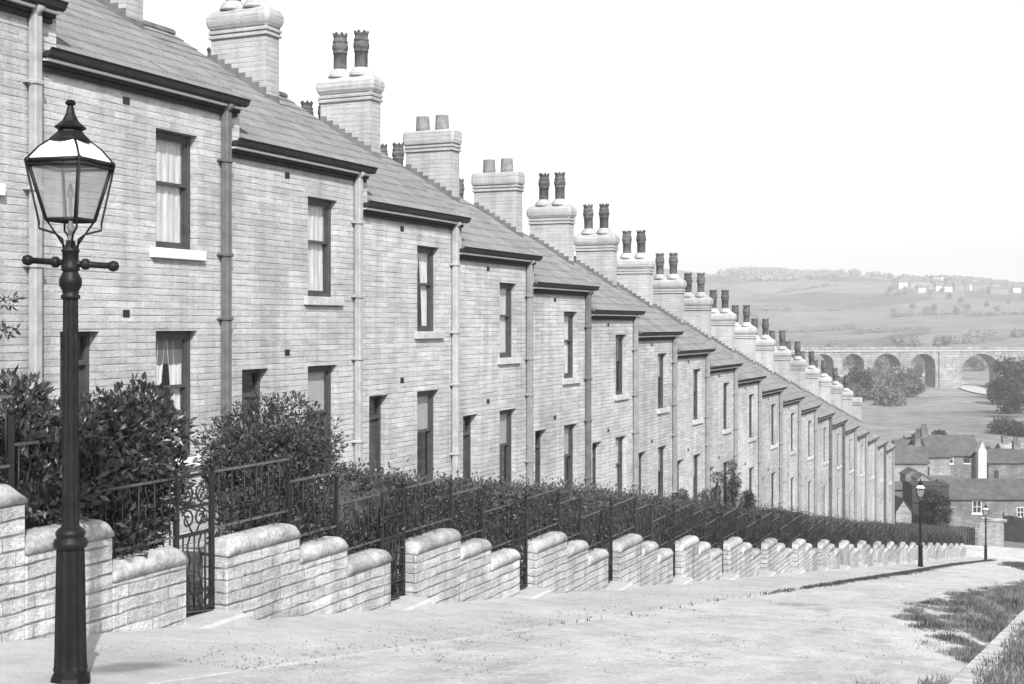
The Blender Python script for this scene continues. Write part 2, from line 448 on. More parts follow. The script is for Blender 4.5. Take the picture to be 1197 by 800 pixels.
tag(mb.build('grass', M['grass'], recalc=False), 'dry tufted grass spreading over the road beside the pale kerb', 'grass', kind='stuff')
def inverge(rg):
    y = 7 + 50*rg.random()**1.4; x = rg.uniform(-.90 - .06*abs(wav(y, 1)), 1.4)
    if wav(x*2+4, y) < -1.2 and rg.random() < .7: return None
    return (x, y, street(y) + .03)
mb = MB(); blades(mb, inverge, 20000, .03, .13, .006, rg); blades(mb, inverge, 16000, .01, .05, .01, rg)
tag(mb.build('verge_grass', M['grass'], recalc=False), 'dark grass on the verge outside the pale kerb', 'grass', kind='stuff')
def ingutter(rg):
    y = 14 + 83*rg.random(); t = min(1, max(0, (y-20)/24))
    p = t*t*(3-2*t) * min(1, max(.08, .55 + .3*wav(y*.9, y*.31) + .6*t))
    if rg.random() > p + .012: return None
    d = kerb_d(y) - abs(rg.gauss(0, .05 + .17*t)) + .03
    return (-d, y, street(y) - .01)
mb = MB(); blades(mb, ingutter, 24000, .015, .075, .010, rg)
tag(mb.build('gutter_weeds', M['weed'], recalc=False), 'low weeds growing in the gutter along the pavement kerb', 'weeds', kind='stuff')
def infar(rg):
    y = rg.uniform(66, 94); d = rg.uniform(1.2, 4.6)
    if d > 4.6 - abs(y-82)*.12 + .3*wav(d, y): return None
    if rg.random() < .4 and wav(d*1.3, y*.7) < 0: return None
    c = ((d-1.13)/(kerb_d(y)-1.13)-.5)*2
    return (-d, y, street(y) - .012 + .035*(1-c*c))
mb = MB(); blades(mb, infar, 7000, .05, .2, .012, rg)
tag(mb.build('roadside_grass', M['weed'], recalc=False), 'dark patch of grass at the lower end of the road', 'grass', kind='stuff')

rg = random.Random(17); mb = MB()
for _ in range(5200):
    y = 8 + 50*rg.random()**1.9; d = rg.uniform(1.3, 7.7) if rg.random() < .85 else kerb_d(y) + rg.gauss(0, .15)
    r = rg.uniform(.004, .012)*(2.2 if rg.random() < .05 else 1)
    if d > kerb_d(y): z = street(y) + .012
    else:
        c = ((d-1.13)/(kerb_d(y)-1.13)-.5)*2; z = street(y) - .012 + .035*(1-c*c)
    a = [r*rg.uniform(.6,1.3) for _ in range(6)]
    mb.add([(-d-a[0],y,z),(-d+a[1],y,z),(-d,y-a[2],z),(-d,y+a[3],z),(-d,y,z+a[4]*.9),(-d,y,z-.01)], [(0,2,4),(2,1,4),(1,3,4),(3,0,4),(0,3,5),(3,1,5),(1,2,5),(2,0,5)])
tag(mb.build('pebbles', M['pebble'], recalc=False), 'loose small stones scattered over the road and pavement', 'stones', kind='stuff')
mb = MB()
for j in range(-1, 22):
    T = 10.0 + 3.98*j
    for i in range(6):
        xa, xb = -8.24 - i*.62, -8.24 - (i+1)*.62 + .012; z = street(T+.3) + .10 + .07*i
        mb.box(xb, xa, T+.04, T+.60, z-.5, z)
structure('garden_path', mb, M['path'])

# ------------------------------------------------------------------ the terrace
W = 3.98; DROP = .628; D0 = 12.32; ZG = 7.0; ZR = 9.996; B0 = 12.9
def zref(k): return -2.111 - DROP*(k-1)
OPEN = [(1.97,2.92,4.57,6.31), (1.97,2.92,1.46,3.36), (.07,.80,.95,3.36)]
def wall_mesh():
    mb = MB(); zb, zt = -1.3, 6.93
    ysn = sorted({0, W} | {v for o in OPEN for v in o[:2]}); zsn = sorted({zb, zt} | {v for o in OPEN for v in o[2:]})
    for a, b in zip(ysn, ysn[1:]):
        for c, d in zip(zsn, zsn[1:]):
            if any(o[0] <= a and b <= o[1] and o[2] <= c and d <= o[3] for o in OPEN): continue
            mb.add([(0,a,c),(0,b,c),(0,b,d),(0,a,d)], [(0,1,2,3)])
    for y0, y1, z0, z1 in OPEN:
        e = -.30
        mb.add([(0,y0,z0),(e,y0,z0),(e,y0,z1),(0,y0,z1)], [(0,1,2,3)]); mb.add([(0,y1,z0),(e,y1,z0),(e,y1,z1),(0,y1,z1)], [(3,2,1,0)])
        mb.add([(0,y0,z1),(e,y0,z1),(e,y1,z1),(0,y1,z1)], [(0,1,2,3)]); mb.add([(0,y0,z0),(e,y0,z0),(e,y1,z0),(0,y1,z0)], [(3,2,1,0)])
    for y in (.004, W-.004):
        g = [(0,y,zb),(0,y,zt),(-4.6,y,ZR-.14),(-9.2,y,zt),(-9.2,y,zb)]
        mb.add(g, [(0,1,2,3,4) if y < 1 else (4,3,2,1,0)])
    mb.add([(-9.2,0,zb),(-9.2,W,zb),(-9.2,W,zt),(-9.2,0,zt)], [(3,2,1,0)])
    return mb.data('wall', M['wall'], False)
def roof_mesh():
    mb = MB(); n = 14
    x0, z0, x1, z1 = .20, ZG - .03, -4.6, ZR
    rg = random.Random(5)
    for side in (0, 1):
        for i in range(n):
            a, b = i/n, (i+1.12)/n if i < n-1 else 1
            xa, za, xb, zb = x0+(x1-x0)*a, z0+(z1-z0)*a, x0+(x1-x0)*b, z0+(z1-z0)*b
            t = .022; lift = .022
            P = [(xa, za-.03), (xa, za+lift), (xb, zb), (xb, zb-.05)]
            if side: P = [(-9.2-x, z) for x, z in P]
            # each course is split into slates of uneven width that sit a few millimetres apart
            y = .0
            while y < W - .001:
                w = rg.uniform(.34, .62); e = min(W, y + w)
                if W - e < .15: e = W
                dz = rg.uniform(-.006, .006); g = .004
                vs = [(x, y+(g if y > 0 else 0), z+dz) for x, z in P] + [(x, e-(g if e < W else 0), z+dz) for x, z in P]
                mb.add(vs, [(0,1,2,3),(7,6,5,4),(0,4,5,1),(1,5,6,2),(2,6,7,3),(3,7,4,0)])
                y = e
    # boarding below the slates closes the joints
    for sgn in (0, 1):
        P = [(x0-.05, z0-.05), (x0-.05, z0-.012), (x1, z1-.012), (x1, z1-.10)]
        if sgn: P = [(-9.2-x, z) for x, z in P]
        mb.add([(x, .006, z) for x, z in P] + [(x, W-.006, z) for x, z in P], [(0,1,2,3),(7,6,5,4),(0,4,5,1),(1,5,6,2),(2,6,7,3),(3,7,4,0)])
    return mb.data('roof', M['slate'])
def ridge_mesh():
    mb = MB(); y = 0
    while y < W-.01:
        e = min(W, y+.46)
        pr = [(-4.6+.16*math.cos(t), ZR-.06+.13*math.sin(t)) for t in frange(0, math.pi, 6)]
        k = len(pr)
        mb.add([(x,y+.004,z) for x,z in pr]+[(x,e-.004,z) for x,z in pr], [(i,i+1,k+i+1,k+i) for i in range(k-1)] + [tuple(range(k)), tuple(range(2*k-1,k-1,-1))])
        y = e
    return mb.data('ridge_tiles', M['ridge'])
def gutter_mesh():
    mb = MB(); y0, y1 = -.35, W-.06
    pr = [(.12,ZG-.10),(.17,ZG-.115),(.225,ZG-.09),(.25,ZG-.03),(.275,ZG),(.25,ZG),(.22,ZG-.035),(.12,ZG-.04)]
    k = len(pr)
    mb.add([(x,y0,z) for x,z in pr]+[(x,y1,z) for x,z in pr], [(i,(i+1)%k,k+(i+1)%k,k+i) for i in range(k)] + [tuple(range(k)), tuple(range(2*k-1,k-1,-1))])
    return mb.data('gutter', M['gutter'])
def bead_mesh(): return MB().box(.003,.155,-.32,W-.09,ZG-.155,ZG-.122).data('eaves_bead', M['bead'])
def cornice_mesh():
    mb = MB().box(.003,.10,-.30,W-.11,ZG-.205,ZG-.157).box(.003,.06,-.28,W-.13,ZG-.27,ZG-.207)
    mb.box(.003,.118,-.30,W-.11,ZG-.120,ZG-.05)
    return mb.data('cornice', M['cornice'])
def pipe_mesh(m):
    mb = MB(); y = W-.45; x = .085; r = .064
    mb.cbox(x-r,x+r,y-r,y+r,-.2,ZG-.22,.015)
    mb.tube([(x,y,ZG-.24),(x+.02,y,ZG-.16),(.19,y,ZG-.11)], .07, 8)
    return mb.data('downpipe', M[m])
def collar_mesh(m):
    mb = MB(); y = W-.45; x = .085; r = .082
    mb.cbox(x-.087,x+r,y-r,y+r,-.03,.03,.01).box(.003,x,y-.14,y+.14,-.012,.012)
    return mb.data('pipe_collar', M[m])
def sill_mesh(o, m='sillgrey'): return MB().cbox(-.12,.075,o[0]-.13,o[1]+.13,o[2]-.15,o[2]-.0,.008).data('sill', M[m])
def frame_mesh(o):
    y0,y1,z0,z1 = o; mb = MB(); a, b = -.25, -.13; w = .075
    mb.box(a,b,y0+.002,y0+w,z0+.002,z1-.002).box(a,b,y1-w,y1-.002,z0+.002,z1-.002).box(a,b-.001,y0+w,y1-w,z1-.09,z1-.003).box(a,b+.015,y0+w,y1-w,z0+.003,z0+.07)
    return mb.data('window_frame', M['wood'])
def sash_mesh(o):
    y0,y1,z0,z1 = o; mb = MB(); zm = z0+(z1-z0)*.56; w = .04
    for a,b,c,d in ((-.185,-.150,zm-.02,z1-.09),(-.225,-.19,z0+.07,zm+.025)):
        ya, yb = y0+.075, y1-.075
        mb.box(a,b,ya,ya+w,c,d).box(a,b,yb-w,yb,c,d).box(a,b+.002,ya+w,yb-w,d-.035,d).box(a,b+.002,ya+w,yb-w,c,c+.045)
    return mb.data('sash', M['wood'])
def pane_mesh(o):
    y0,y1,z0,z1 = o; zm = z0+(z1-z0)*.56; mb = MB()
    mb.box(-.170,-.164,y0+.112,y1-.112,zm+.02,z1-.12).box(-.210,-.204,y0+.112,y1-.112,z0+.11,zm-.005)
    return mb.data('pane', M['glass'])
def curtain_mesh(o, style, seed):
    y0,y1,z0,z1 = o; mb = MB(); rg = random.Random(seed)
    def drape(ya, yb, za, zb, amp=.008, taper=0.0, x=-.243):
        n = 36; vs = []; fs = []; rows = 9; ph = rg.uniform(0,6)
        for j in range(rows+1):
            t = j/rows
            pull = taper*math.sin(t*math.pi*.5)
            for i in range(n+1):
                s = i/n
                yy = ya + (yb-ya)*s*(1-pull) if taper >= 0 else yb - (yb-ya)*(1-s)*(1+pull)
                xx = x + amp*math.sin(s*38+ph+.6*math.sin(t*3)) + amp*.6*math.sin(s*17+ph*2)
                vs.append((xx, yy, zb + (za-zb)*t))
        for j in range(rows):
            for i in range(n): fs.append((j*(n+1)+i, j*(n+1)+i+1, (j+1)*(n+1)+i+1, (j+1)*(n+1)+i))
        mb.add(vs, fs, True)
    ym = (y0+y1)/2
    if style == 0: drape(y0+.03, y1-.03, z0+.02, z1-.02)
    elif style == 1:
        drape(y0+.03, ym+.02, z0+.02, z1-.02, .012, .35); drape(ym+.02, y1-.03, z0+.02, z1-.02, .012, -.35)
    elif style == 2: drape(y0+.03, y1-.03, z0+.02, z0+(z1-z0)*.55)
    else: drape(y0+.03, ym-.02, z0+.02, z1-.02, .014, .2)
    return mb.data('curtain', M['net'], False)
def blind_mesh(o, m='blind', q=.74):
    y0,y1,z0,z1 = o
    return MB().box(-.232,-.228,y0+.05,y1-.05,z0+(z1-z0)*q,z1-.03).data('roller_blind', M[m])
DO = OPEN[2]
def doorframe_mesh():
    y0,y1,z0,z1 = DO; mb = MB(); a,b = -.28,-.17; zt = z1-.42
    mb.box(a,b,y0+.002,y0+.06,z0+.002,z1-.002).box(a,b,y1-.06,y1-.002,z0+.002,z1-.002).box(a,b-.001,y0+.06,y1-.06,z1-.07,z1-.003).box(a,b-.001,y0+.06,y1-.06,zt-.04,zt+.03)
    return mb.data('door_frame', M['door'])
def door_mesh():
    y0,y1,z0,z1 = DO; mb = MB(); zt = z1-.46; ya,yb = y0+.065,y1-.065
    mb.box(-.262,-.235,ya,yb,z0+.01,zt)
    for c,d in ((z0+.12,z0+.75),(z0+.95,zt-.12)):
        for e,f in ((ya+.06,(ya+yb)/2-.03),((ya+yb)/2+.03,yb-.06)):
            mb.box(-.234,-.224,e,f,c,c+.03).box(-.234,-.224,e,f,d-.03,d).box(-.234,-.224,e,e+.03,c+.03,d-.03).box(-.234,-.224,f-.03,f,c+.03,d-.03)
    return mb.data('door', M['door'])
def knob_mesh():
    y0,y1,z0,z1 = DO
    return MB().lathe([(.012,0),(.03,.015),(.03,.035),(.012,.05)], 10, (0,0,0)).data('door_knob', M['pipe_mid'])
def fanlight_mesh():
    y0,y1,z0,z1 = DO
    return MB().box(-.232,-.226,y0+.06,y1-.06,z1-.39,z1-.07).data('fanlight', M['glass'])
def doorstep_mesh():
    y0,y1,z0,z1 = DO
    return MB().cbox(-.16,.32,y0-.06,y1+.06,z0-.16,z0-.003,.01).cbox(.32,.62,y0-.06,y1+.06,z0-.34,z0-.17,.01).data('doorstep', M['sill'])
def vent_mesh():
    mb = MB()
    for z in (6.55, 3.56):
        mb.box(.001,.006,1.27,1.41,z-.005,z+.10)
    return mb.data('air_vent', M['cornice'])
CH = [(-3.51,-2.20), (-7.0,-5.70)]
CY0, CY1 = W-.10, W+.33
def stack_mesh(kind, xa, xb, rear=False):
    mb = MB(); zs = ZR-.28; zt = ZR+.25
    zbase = 6.9
    mb.box(xa,xb,CY0,CY1,zbase,zs)
    e = .045
    mb.cbox(xa-e,xb+e,CY0-e,CY1+e,zs,zs+.055,.006)
    mb.box(xa-.015,xb+.015,CY0-.015,CY1+.015,zs+.055,zs+.095)
    mb.cbox(xa-e,xb+e,CY0-e,CY1+e,zs+.095,zs+.15,.006)
    g = .06
    mb.box(xa-.02,xb+.02,CY0-.02,CY1+.02,zs+.15,zs+.19)
    if kind == 'tall':
        prof = [(g-.02,zs+.19),(g+.02,zs+.26),(g+.035,zs+.34),(g+.03,zs+.43),(g-.005,zt-.02),(-.05,zt+.05),(-.10,zt+.10),(-.15,zt+.13)]
    else:
        prof = [(g,zs+.19),(g+.015,zs+.26),(g+.01,zt-.06),(g-.02,zt),(-.10,zt+.02)]
    rows = []
    for q, z in prof:
        a,b,c,d = xa-q, xb+q, CY0-q, CY1+q; k = .06
        if d - c < .02: m = (c+d)/2; c, d = m-.02, m+.02; 
        rows.append([(a+k,c,z),(b-k,c,z),(b,c+min(k,(d-c)/3),z),(b,d-min(k,(d-c)/3),z),(b-k,d,z),(a+k,d,z),(a,d-min(k,(d-c)/3),z),(a,c+min(k,(d-c)/3),z)])
    vs = [p for r in rows for p in r]; fs = [tuple(range(7,-1,-1)), tuple(range(len(vs)-8,len(vs)))]
    for r in range(len(rows)-1):
        for i in range(8): j=(i+1)%8; fs.append((r*8+i,r*8+j,r*8+8+j,r*8+8+i))
    mb.add(vs, fs)
    if kind == 'tall':
        for s in (-1, 1): mb.lathe([(.275,-.03),(.265,.03),(.235,.09),(.19,.15),(.165,.175)], 16, ((xa+xb)/2 + s*.275, (CY0+CY1)/2, zt+.06))
    return mb.data('chimney_stack', M['stack'])
def pot_mesh(kind):
    mb = MB(); z = ZR+.25
    if kind == 'tall':
        pr = [(.150,.0),(.150,.27),(.148,.55),(.165,.56),(.165,.60),(.150,.61),(.172,.64),(.182,.68),(.182,.74),(.170,.78),(.15,.79),(.172,.81),(.172,.85),(.152,.86),(.148,.94),(.160,.95),(.160,.99),(.12,.99),(.11,.80)]
        mb.lathe(pr, 16, (0,0,0))
        for i in range(7):
            t = 2*math.pi*i/7; c, s = math.cos(t)*.145, math.sin(t)*.145
            mb.lathe([(.032,0),(.034,.03),(.016,.055)], 6, (c,s,.985))
    else:
        pr = [(.17,.0),(.185,.03),(.18,.08),(.165,.34),(.17,.36),(.165,.38),(.13,.38),(.13,.2)]
        mb.lathe(pr, 16, (0,0,0))
    return mb.data('chimney_pot', M['pot'] if kind == 'tall' else M['potmid'])
def flash_mesh():
    """stepped lead where the stack leaves the slates"""
    mb = MB(); xa, xb = CH[0]; n = 8
    sl = (ZR-ZG)/(4.6+.2)
    def rz(x): return ZG + (.2-x)*sl
    for i in range(n):
        a = xb+(xa-xb)*i/n; b = xb+(xa-xb)*(i+1)/n
        zt = rz(b)+.10
        mb.box(b, a, CY0-.014, CY0-.002, rz(a)-.12, zt)
    mb.box(xb+.002, xb+.014, CY0-.014, CY1, rz(xb)-.75, rz(xb)-.0+.06)
    return mb.data('stepped_flashing', M['lead'])

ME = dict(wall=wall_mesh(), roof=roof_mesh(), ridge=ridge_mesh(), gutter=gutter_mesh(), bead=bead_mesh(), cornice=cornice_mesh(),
          frame=[frame_mesh(o) for o in OPEN[:2]], sash=[sash_mesh(o) for o in OPEN[:2]], pane=[pane_mesh(o) for o in OPEN[:2]],
          sill=[sill_mesh(o) for o in OPEN[:2]], wsill=[sill_mesh(o, 'sill') for o in OPEN[:2]], blind=[blind_mesh(o) for o in OPEN[:2]], pblind=[blind_mesh(o, 'paleblind', .55) for o in OPEN[:2]],
          curtain=[[curtain_mesh(o, s, s*3+i) for s in range(4)] for i, o in enumerate(OPEN[:2])],
          dframe=doorframe_mesh(), door=door_mesh(), knob=knob_mesh(), fan=fanlight_mesh(), step=doorstep_mesh(), vent=vent_mesh(), flash=flash_mesh())
for m in ('pipe_light','pipe_mid','pipe_dark'):
    ME['p'+m] = pipe_mesh(m); ME['c'+m] = collar_mesh(m)
for kd in ('tall','short'):
    ME['stack'+kd] = stack_mesh(kd, *CH[0]); ME['pot'+kd] = pot_mesh(kd)
ME['rearstack'] = stack_mesh('tall', *CH[1])
PIPE = {0:'pipe_light',1:'pipe_dark',2:'pipe_light',3:'pipe_light',4:'pipe_mid',5:'pipe_dark',6:'pipe_mid'}
CURT = {1:(0,1),2:(0,3),3:(1,3),4:(0,3),5:(1,3)}
HGROUP = 'houses of the stepped terrace'
hl = {0:'stone terraced house cut by the left edge, with a pale downpipe beside the lantern',
      1:'stone terraced house with a dark downpipe, seen beside the street lamp lantern',
      2:'stone terraced house with the pale downpipe, between the dark downpipe and the tall paired pots',
      3:'stone terraced house carrying the first tall paired chimney pots from the left',
      4:'stone terraced house carrying the first stack with two short plain pots',
      5:'stone terraced house carrying the second stack with two short plain pots'}
for k in range(0, 21):
    if k in hl: lab = hl[k]
    elif k == 20: lab = 'last stone terraced house at the foot of the row, its stack without pots'
    else: lab = 'stone terraced house with tall dark pots, %s below the two short-potted ones' % ORD[k-5]
    h = thing('terraced_house', lab, 'house', (-D0, B0 + W*(k-1), zref(k)), 0, HGROUP)
    obj('wall', ME['wall'], h)
    rf = obj('roof', ME['roof'], h); obj('ridge_tiles', ME['ridge'], rf)
    g = obj('gutter', ME['gutter'], h); obj('eaves_bead', ME['bead'], g)
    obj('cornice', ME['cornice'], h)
    pm = PIPE.get(k) or rnd.choice(['pipe_mid','pipe_dark','pipe_light','pipe_mid','pipe_mid'])
    p = obj('downpipe', ME['p'+pm], h)
    for z in (1.9, 3.5, 4.55, 5.9): obj('pipe_collar', ME['c'+pm], p, (0,0,z + rnd.uniform(-.15,.15)))
    for i in (0, 1):
        w = obj('window', ME['frame'][i], h); obj('sash', ME['sash'][i], w); obj('pane', ME['pane'][i], w)
        obj('sill', ME['wsill' if k in (0,1) else 'sill'][i], w)
        st = CURT[k][i] if k in CURT else rnd.choice([0,1,3,3,2])
        obj('curtain', ME['curtain'][i][st], w)
        if k == 1 and i == 1: obj('roller_blind', ME['blind'][i], w)
        elif k > 1 and rnd.random() < (.75 if i else .3): obj('roller_blind', ME['pblind'][i], w)
    obj('door_frame', ME['dframe'], h); d = obj('door', ME['door'], h)
    kn = obj('door_knob', ME['knob'], d, (-.234, DO[1]-.13, DO[2]+.95)); kn.rotation_euler = (0, math.pi/2, 0)
    obj('fanlight', ME['fan'], h); obj('doorstep', ME['step'], h); obj('air_vent', ME['vent'], h)
    kd = 'short' if k in (4,5) else 'tall'
    c = obj('chimney_stack', ME['stack'+('short' if k in (4,5,20) else 'tall')], h); obj('stepped_flashing', ME['flash'], c)
    xc = sum(CH[0])/2
    if k != 20:
        for s in (-1, 1):
            q = obj('chimney_pot', ME['pot'+kd], c, (xc + s*.275, (CY0+CY1)/2, ZR+(.28 if kd=='tall' else .26)))
            q.rotation_euler = (R(rnd.uniform(-1.2,1.2)), R(rnd.uniform(-1.2,1.2)), rnd.uniform(0,6))
    c = obj('chimney_stack', ME['rearstack'], h); xc = sum(CH[1])/2
    if k < 20:
        for s in (-1, 1):
            obj('chimney_pot', ME['pottall'], c, (xc + s*.275, (CY0+CY1)/2, ZR+.25))

# ------------------------------------------------------------------ garden walls, gates, railings
DW = 7.91
SEG = [(.63,1.95,.743), (1.95,2.95,.45), (2.95,3.98,.14)]
def seg_mesh(y0, y1, top, rg):
    mb = MB(); zb = -.158*y1 - .35; zt = top - .165
    n = 5
    f = lambda y, z: rg.uniform(-.006, .006)
    mb.cbox(-.31, 0, y0+.002, y1-.002, zb, zt, .012)
    return mb.data('wall_segment', M['gwall'])
def coping_mesh(y0, y1, top, H=.165):
    """rounded saddle coping, its ends turned over"""
    mb = MB(); z0 = top - H; h = H; ny = 22; nx = 14; a, b = -.325, .014
    vs = []
    L = y1 - y0
    for j in range(ny+1):
        y = y0 + L*j/ny
        e = min(y-y0, y1-y); r = .15
        k = math.sqrt(max(0, 1-((r-e)/r)**2)) if e < r else 1
        k = .34 + .66*k
        for i in range(nx+1):
            s = i/nx*2-1
            q = (1-abs(s)**5.5)
            vs.append((a+(b-a)*i/nx, y, z0 + (.10 + (h-.10)*q)*k))
    N = len(vs)
    for j in range(ny+1):
        y = y0 + L*j/ny
        vs.append((a, y, z0)); vs.append((b, y, z0))
    fs = [(j*(nx+1)+i, j*(nx+1)+i+1, (j+1)*(nx+1)+i+1, (j+1)*(nx+1)+i) for j in range(ny) for i in range(nx)]
    for j in range(ny):
        fs.append((N+2*j, j*(nx+1), (j+1)*(nx+1), N+2*j+2)); fs.append((j*(nx+1)+nx, N+2*j+1, N+2*j+3, (j+1)*(nx+1)+nx))
        fs.append((N+2*j, N+2*j+2, N+2*j+3, N+2*j+1))
    fs.append(tuple([N]+list(range(nx+1))+[N+1])); o = ny*(nx+1)
    fs.append(tuple([N+2*ny+1]+list(range(o+nx, o-1, -1))+[N+2*ny]))
    mb.add(vs, fs, True)
    return mb.data('coping', M['coping'])
def rail_mesh(y0, y1, z, x=-.16): return MB().box(x-.010, x+.010, y0, y1, z-.012, z+.012).data('rail', M['rail'])
def bars_mesh(y0, y1, zb, zt, low, x=-.16, seed=0):
    mb = MB(); n = max(2, round((y1-y0)/.108)); 
    for i in range(n):
        y = y0 + (i+.5)*(y1-y0)/n
        if i % 2:
            m = 14; pts = [(x+.012*math.sin(t*m*1.3), y+.014*math.cos(t*m*1.3), low+(zt-low)*t) for t in frange(0,1,m*2)]
            mb.tube(pts, .0075, 5)
        else: mb.tube([(x,y,low),(x,y,zt)], .008, 5)
    return mb.data('railing_bar', M['iron'])
def post_mesh(y, z0, z1, x=-.16, r=.018):
    mb = MB().box(x-r,x+r,y-r,y+r,z0,z1)
    mb.lathe([(.012,0),(.034,.03),(.036,.05),(.016,.08),(.026,.09),(.018,.11),(.002,.16)], 8, (x,y,z1-.002))
    return mb.data('post', M['iron'])
def gate_meshes():
    x = -.16; y0, y1 = .055, .575; zb, zm, zt = .07, .86, 1.43
    fr = MB()
    for z in (zb+.02, zb+.20, zm-.01, zm+.26, zt): fr.box(x-.013,x+.013,y0,y1,z-.016,z+.016)
    for y in (y0,y1): fr.box(x-.015,x+.015,y-.015,y+.015,zb,zt+.016)
    br = MB(); n = 5
    for i in range(n):
        y = y0+(i+1)*(y1-y0)/(n+1)
        if i % 2: br.tube([(x+.012*math.sin(t*20), y+.014*math.cos(t*20), zb+(zm-zb)*t) for t in frange(0,1,28)], .010, 5)
        else: br.tube([(x,y,zb),(x,y,zm)], .009, 5)
    sc = MB(); ym = (y0+y1)/2
    for s in (-1, 1):
        for (cz, r, fl) in ((zm+.14,.10,1),(zm+.40,.115,-1)):
            pts = []
            for t in frange(0, 1, 26):
                a = t*math.pi*2.6; q = r*(1-.72*t)
                pts.append((x, ym + s*(.125 + q*math.cos(a+.5*fl) - .02), cz + fl*q*math.sin(a+.5*fl)))
            sc.tube(pts, .010, 5)
        sc.tube([(x, ym+s*.03, zm), (x, ym+s*.16, zm+.20), (x, ym+s*.05, zm+.36), (x, ym+s*.2, zt)], .009, 5)
    return fr.data('gate_frame', M['iron']), br.data('gate_bar', M['iron']), sc.data('scrollwork', M['iron'])
GF, GB_, GS = gate_meshes()
rgw = random.Random(12)
segm = [seg_mesh(*s, rgw) for s in SEG]; copm = [coping_mesh(*s) for s in SEG]
rails = [rail_mesh(a, b, z) for a, b, zz in ((.60,1.95,(.863,1.433)),(1.95,2.95,(.55,1.18)),(2.95,3.98,(.234,.80))) for z in zz]
bars = [bars_mesh(.66,1.95,.80,1.433,.80), bars_mesh(1.98,2.95,.48,1.18,.48), bars_mesh(2.98,3.96,.17,.80,.17)]
posts = [post_mesh(.60,-.1,1.46), post_mesh(1.955,.5,1.32), post_mesh(2.955,.2,1.10), post_mesh(.03,.0,1.0)]
stepm = MB().cbox(-.36,.26,-.30,.64,-.42,.045,.03).data('gate_step', M['step'])
def place(j): return 10.0 + W*j
NW = 22
for j in range(-1, NW):
    T = place(j); z = street(T); loc = (-DW, T, z)
    who = ('%s garden from the street lamp' % ORD[j+2]) if j >= 0 else 'garden behind the street lamp'
    if j >= 0:
        gw = thing('garden_wall', 'stepped stone garden wall with rounded copings, %s' % who, 'garden wall', loc, 0, 'stepped garden walls')
        for a, b in zip(segm, copm):
            s = obj('wall_segment', a, gw); obj('coping', b, s)
        rl = thing('garden_railing', 'black iron railing topping the stone wall of the %s' % who, 'railing', loc, 0, 'iron railings on the garden walls')
        for m in rails: obj('rail', m, rl)
        for m in bars: obj('railing_bar', m, rl)
        for m in posts[1:3]: obj('post', m, rl)
        gt = thing('garden_gate', 'narrow scrolled iron gate between the walls, entering the %s' % who, 'gate', loc, 0, 'iron garden gates')
        obj('gate_frame', GF, gt); obj('gate_bar', GB_, gt); obj('scrollwork', GS, gt)
        obj('post', posts[0], gt); obj('post', posts[3], gt)
        tag(obj('gate_step', stepm, None, loc), 'pale stone step under the iron gate of the %s' % who, 'step', 'stone steps under the gates')
    else:
        gw = thing('garden_wall', 'higher stone garden wall with stepped copings behind the lamp column', 'garden wall', loc, 0, 'stepped garden walls')
        S = [(-1.2,1.925,.05),(1.925,2.955,-.38),(2.955,3.98,-.79)]
        for a, b, top in S:
            s = obj('wall_segment', seg_mesh(a, b, top - z, rgw), gw); obj('coping', coping_mesh(a, b, top - z), s)
        rl = thing('garden_railing', 'black iron railing among the laurel leaves behind the lamp column', 'railing', loc, 0, 'iron railings on the garden walls')
        for a, b, zb, zt in ((-1.2,1.92,.18,.75),(1.92,2.95,-.26,.35),(2.95,3.98,-.72,-.15)):
            obj('rail', rail_mesh(a, b, zb-z), rl); obj('rail', rail_mesh(a, b, zt-z), rl); obj('railing_bar', bars_mesh(a+.03, b, zb-z, zt-z, zb-z-.07), rl)
        for y, za, zb in ((1.12,0,.93),(1.925,-.2,.6),(2.955,-.7,.2)): obj('post', post_mesh(y, za-z, zb-z), rl)

# ------------------------------------------------------------------ planting
def lump(mb, c, r, rg, n=10, m=7, amp=.18):
    """uneven twig core that keeps the light from passing straight through"""
    vs = []; ph = [rg.uniform(0,6) for _ in range(4)]
    for j in range(m+1):
        t = math.pi*j/m
        for i in range(n):
            a = 2*math.pi*i/n
            k = 1 + amp*math.sin(3*a+ph[0])*math.sin(2*t+ph[1]) + amp*.7*math.sin(5*a+ph[2]+t*3)
            vs.append((c[0]+r[0]*k*math.sin(t)*math.cos(a), c[1]+r[1]*k*math.sin(t)*math.sin(a), c[2]+r[2]*k*math.cos(t)))
    fs = [(j*n+i, j*n+(i+1)%n, (j+1)*n+(i+1)%n, (j+1)*n+i) for j in range(m) for i in range(n)]
    mb.add(vs, fs)
def foliage(mb, clumps, n, l, rg, up=.3, wr=.42, inner=.55, jit=.5):
    tot = sum(r[0]*r[1] + r[1]*r[2] + r[0]*r[2] for c, r in clumps)
    for c, r in clumps:
        k = int(n*(r[0]*r[1]+r[1]*r[2]+r[0]*r[2])/tot)
        for _ in range(k):
            d = Vector((rg.gauss(0,1), rg.gauss(0,1), rg.gauss(0,1))).normalized()
            q = inner + (1.08-inner)*rg.random()**.6
            p = Vector((c[0]+d.x*r[0]*q, c[1]+d.y*r[1]*q, c[2]+d.z*r[2]*q))
            dd = (d*.8 + Vector((rg.gauss(0,jit), rg.gauss(0,jit), rg.gauss(0,jit)+up)))
            s = l*rg.uniform(.6,1.3); mb.leaf(p, dd, s, s*wr, rg)
def clumpset(c, R_, n, rr, rg, zflat=1.0):
    out = []
    for _ in range(n):
        d = Vector((rg.gauss(0,1), rg.gauss(0,1), rg.gauss(0,1))).normalized() * (rg.random()**.4)
        r = rr*rg.uniform(.7,1.3)
        out.append(((c[0]+d.x*R_[0], c[1]+d.y*R_[1], c[2]+d.z*R_[2]), (r,r,r*zflat)))
    return out

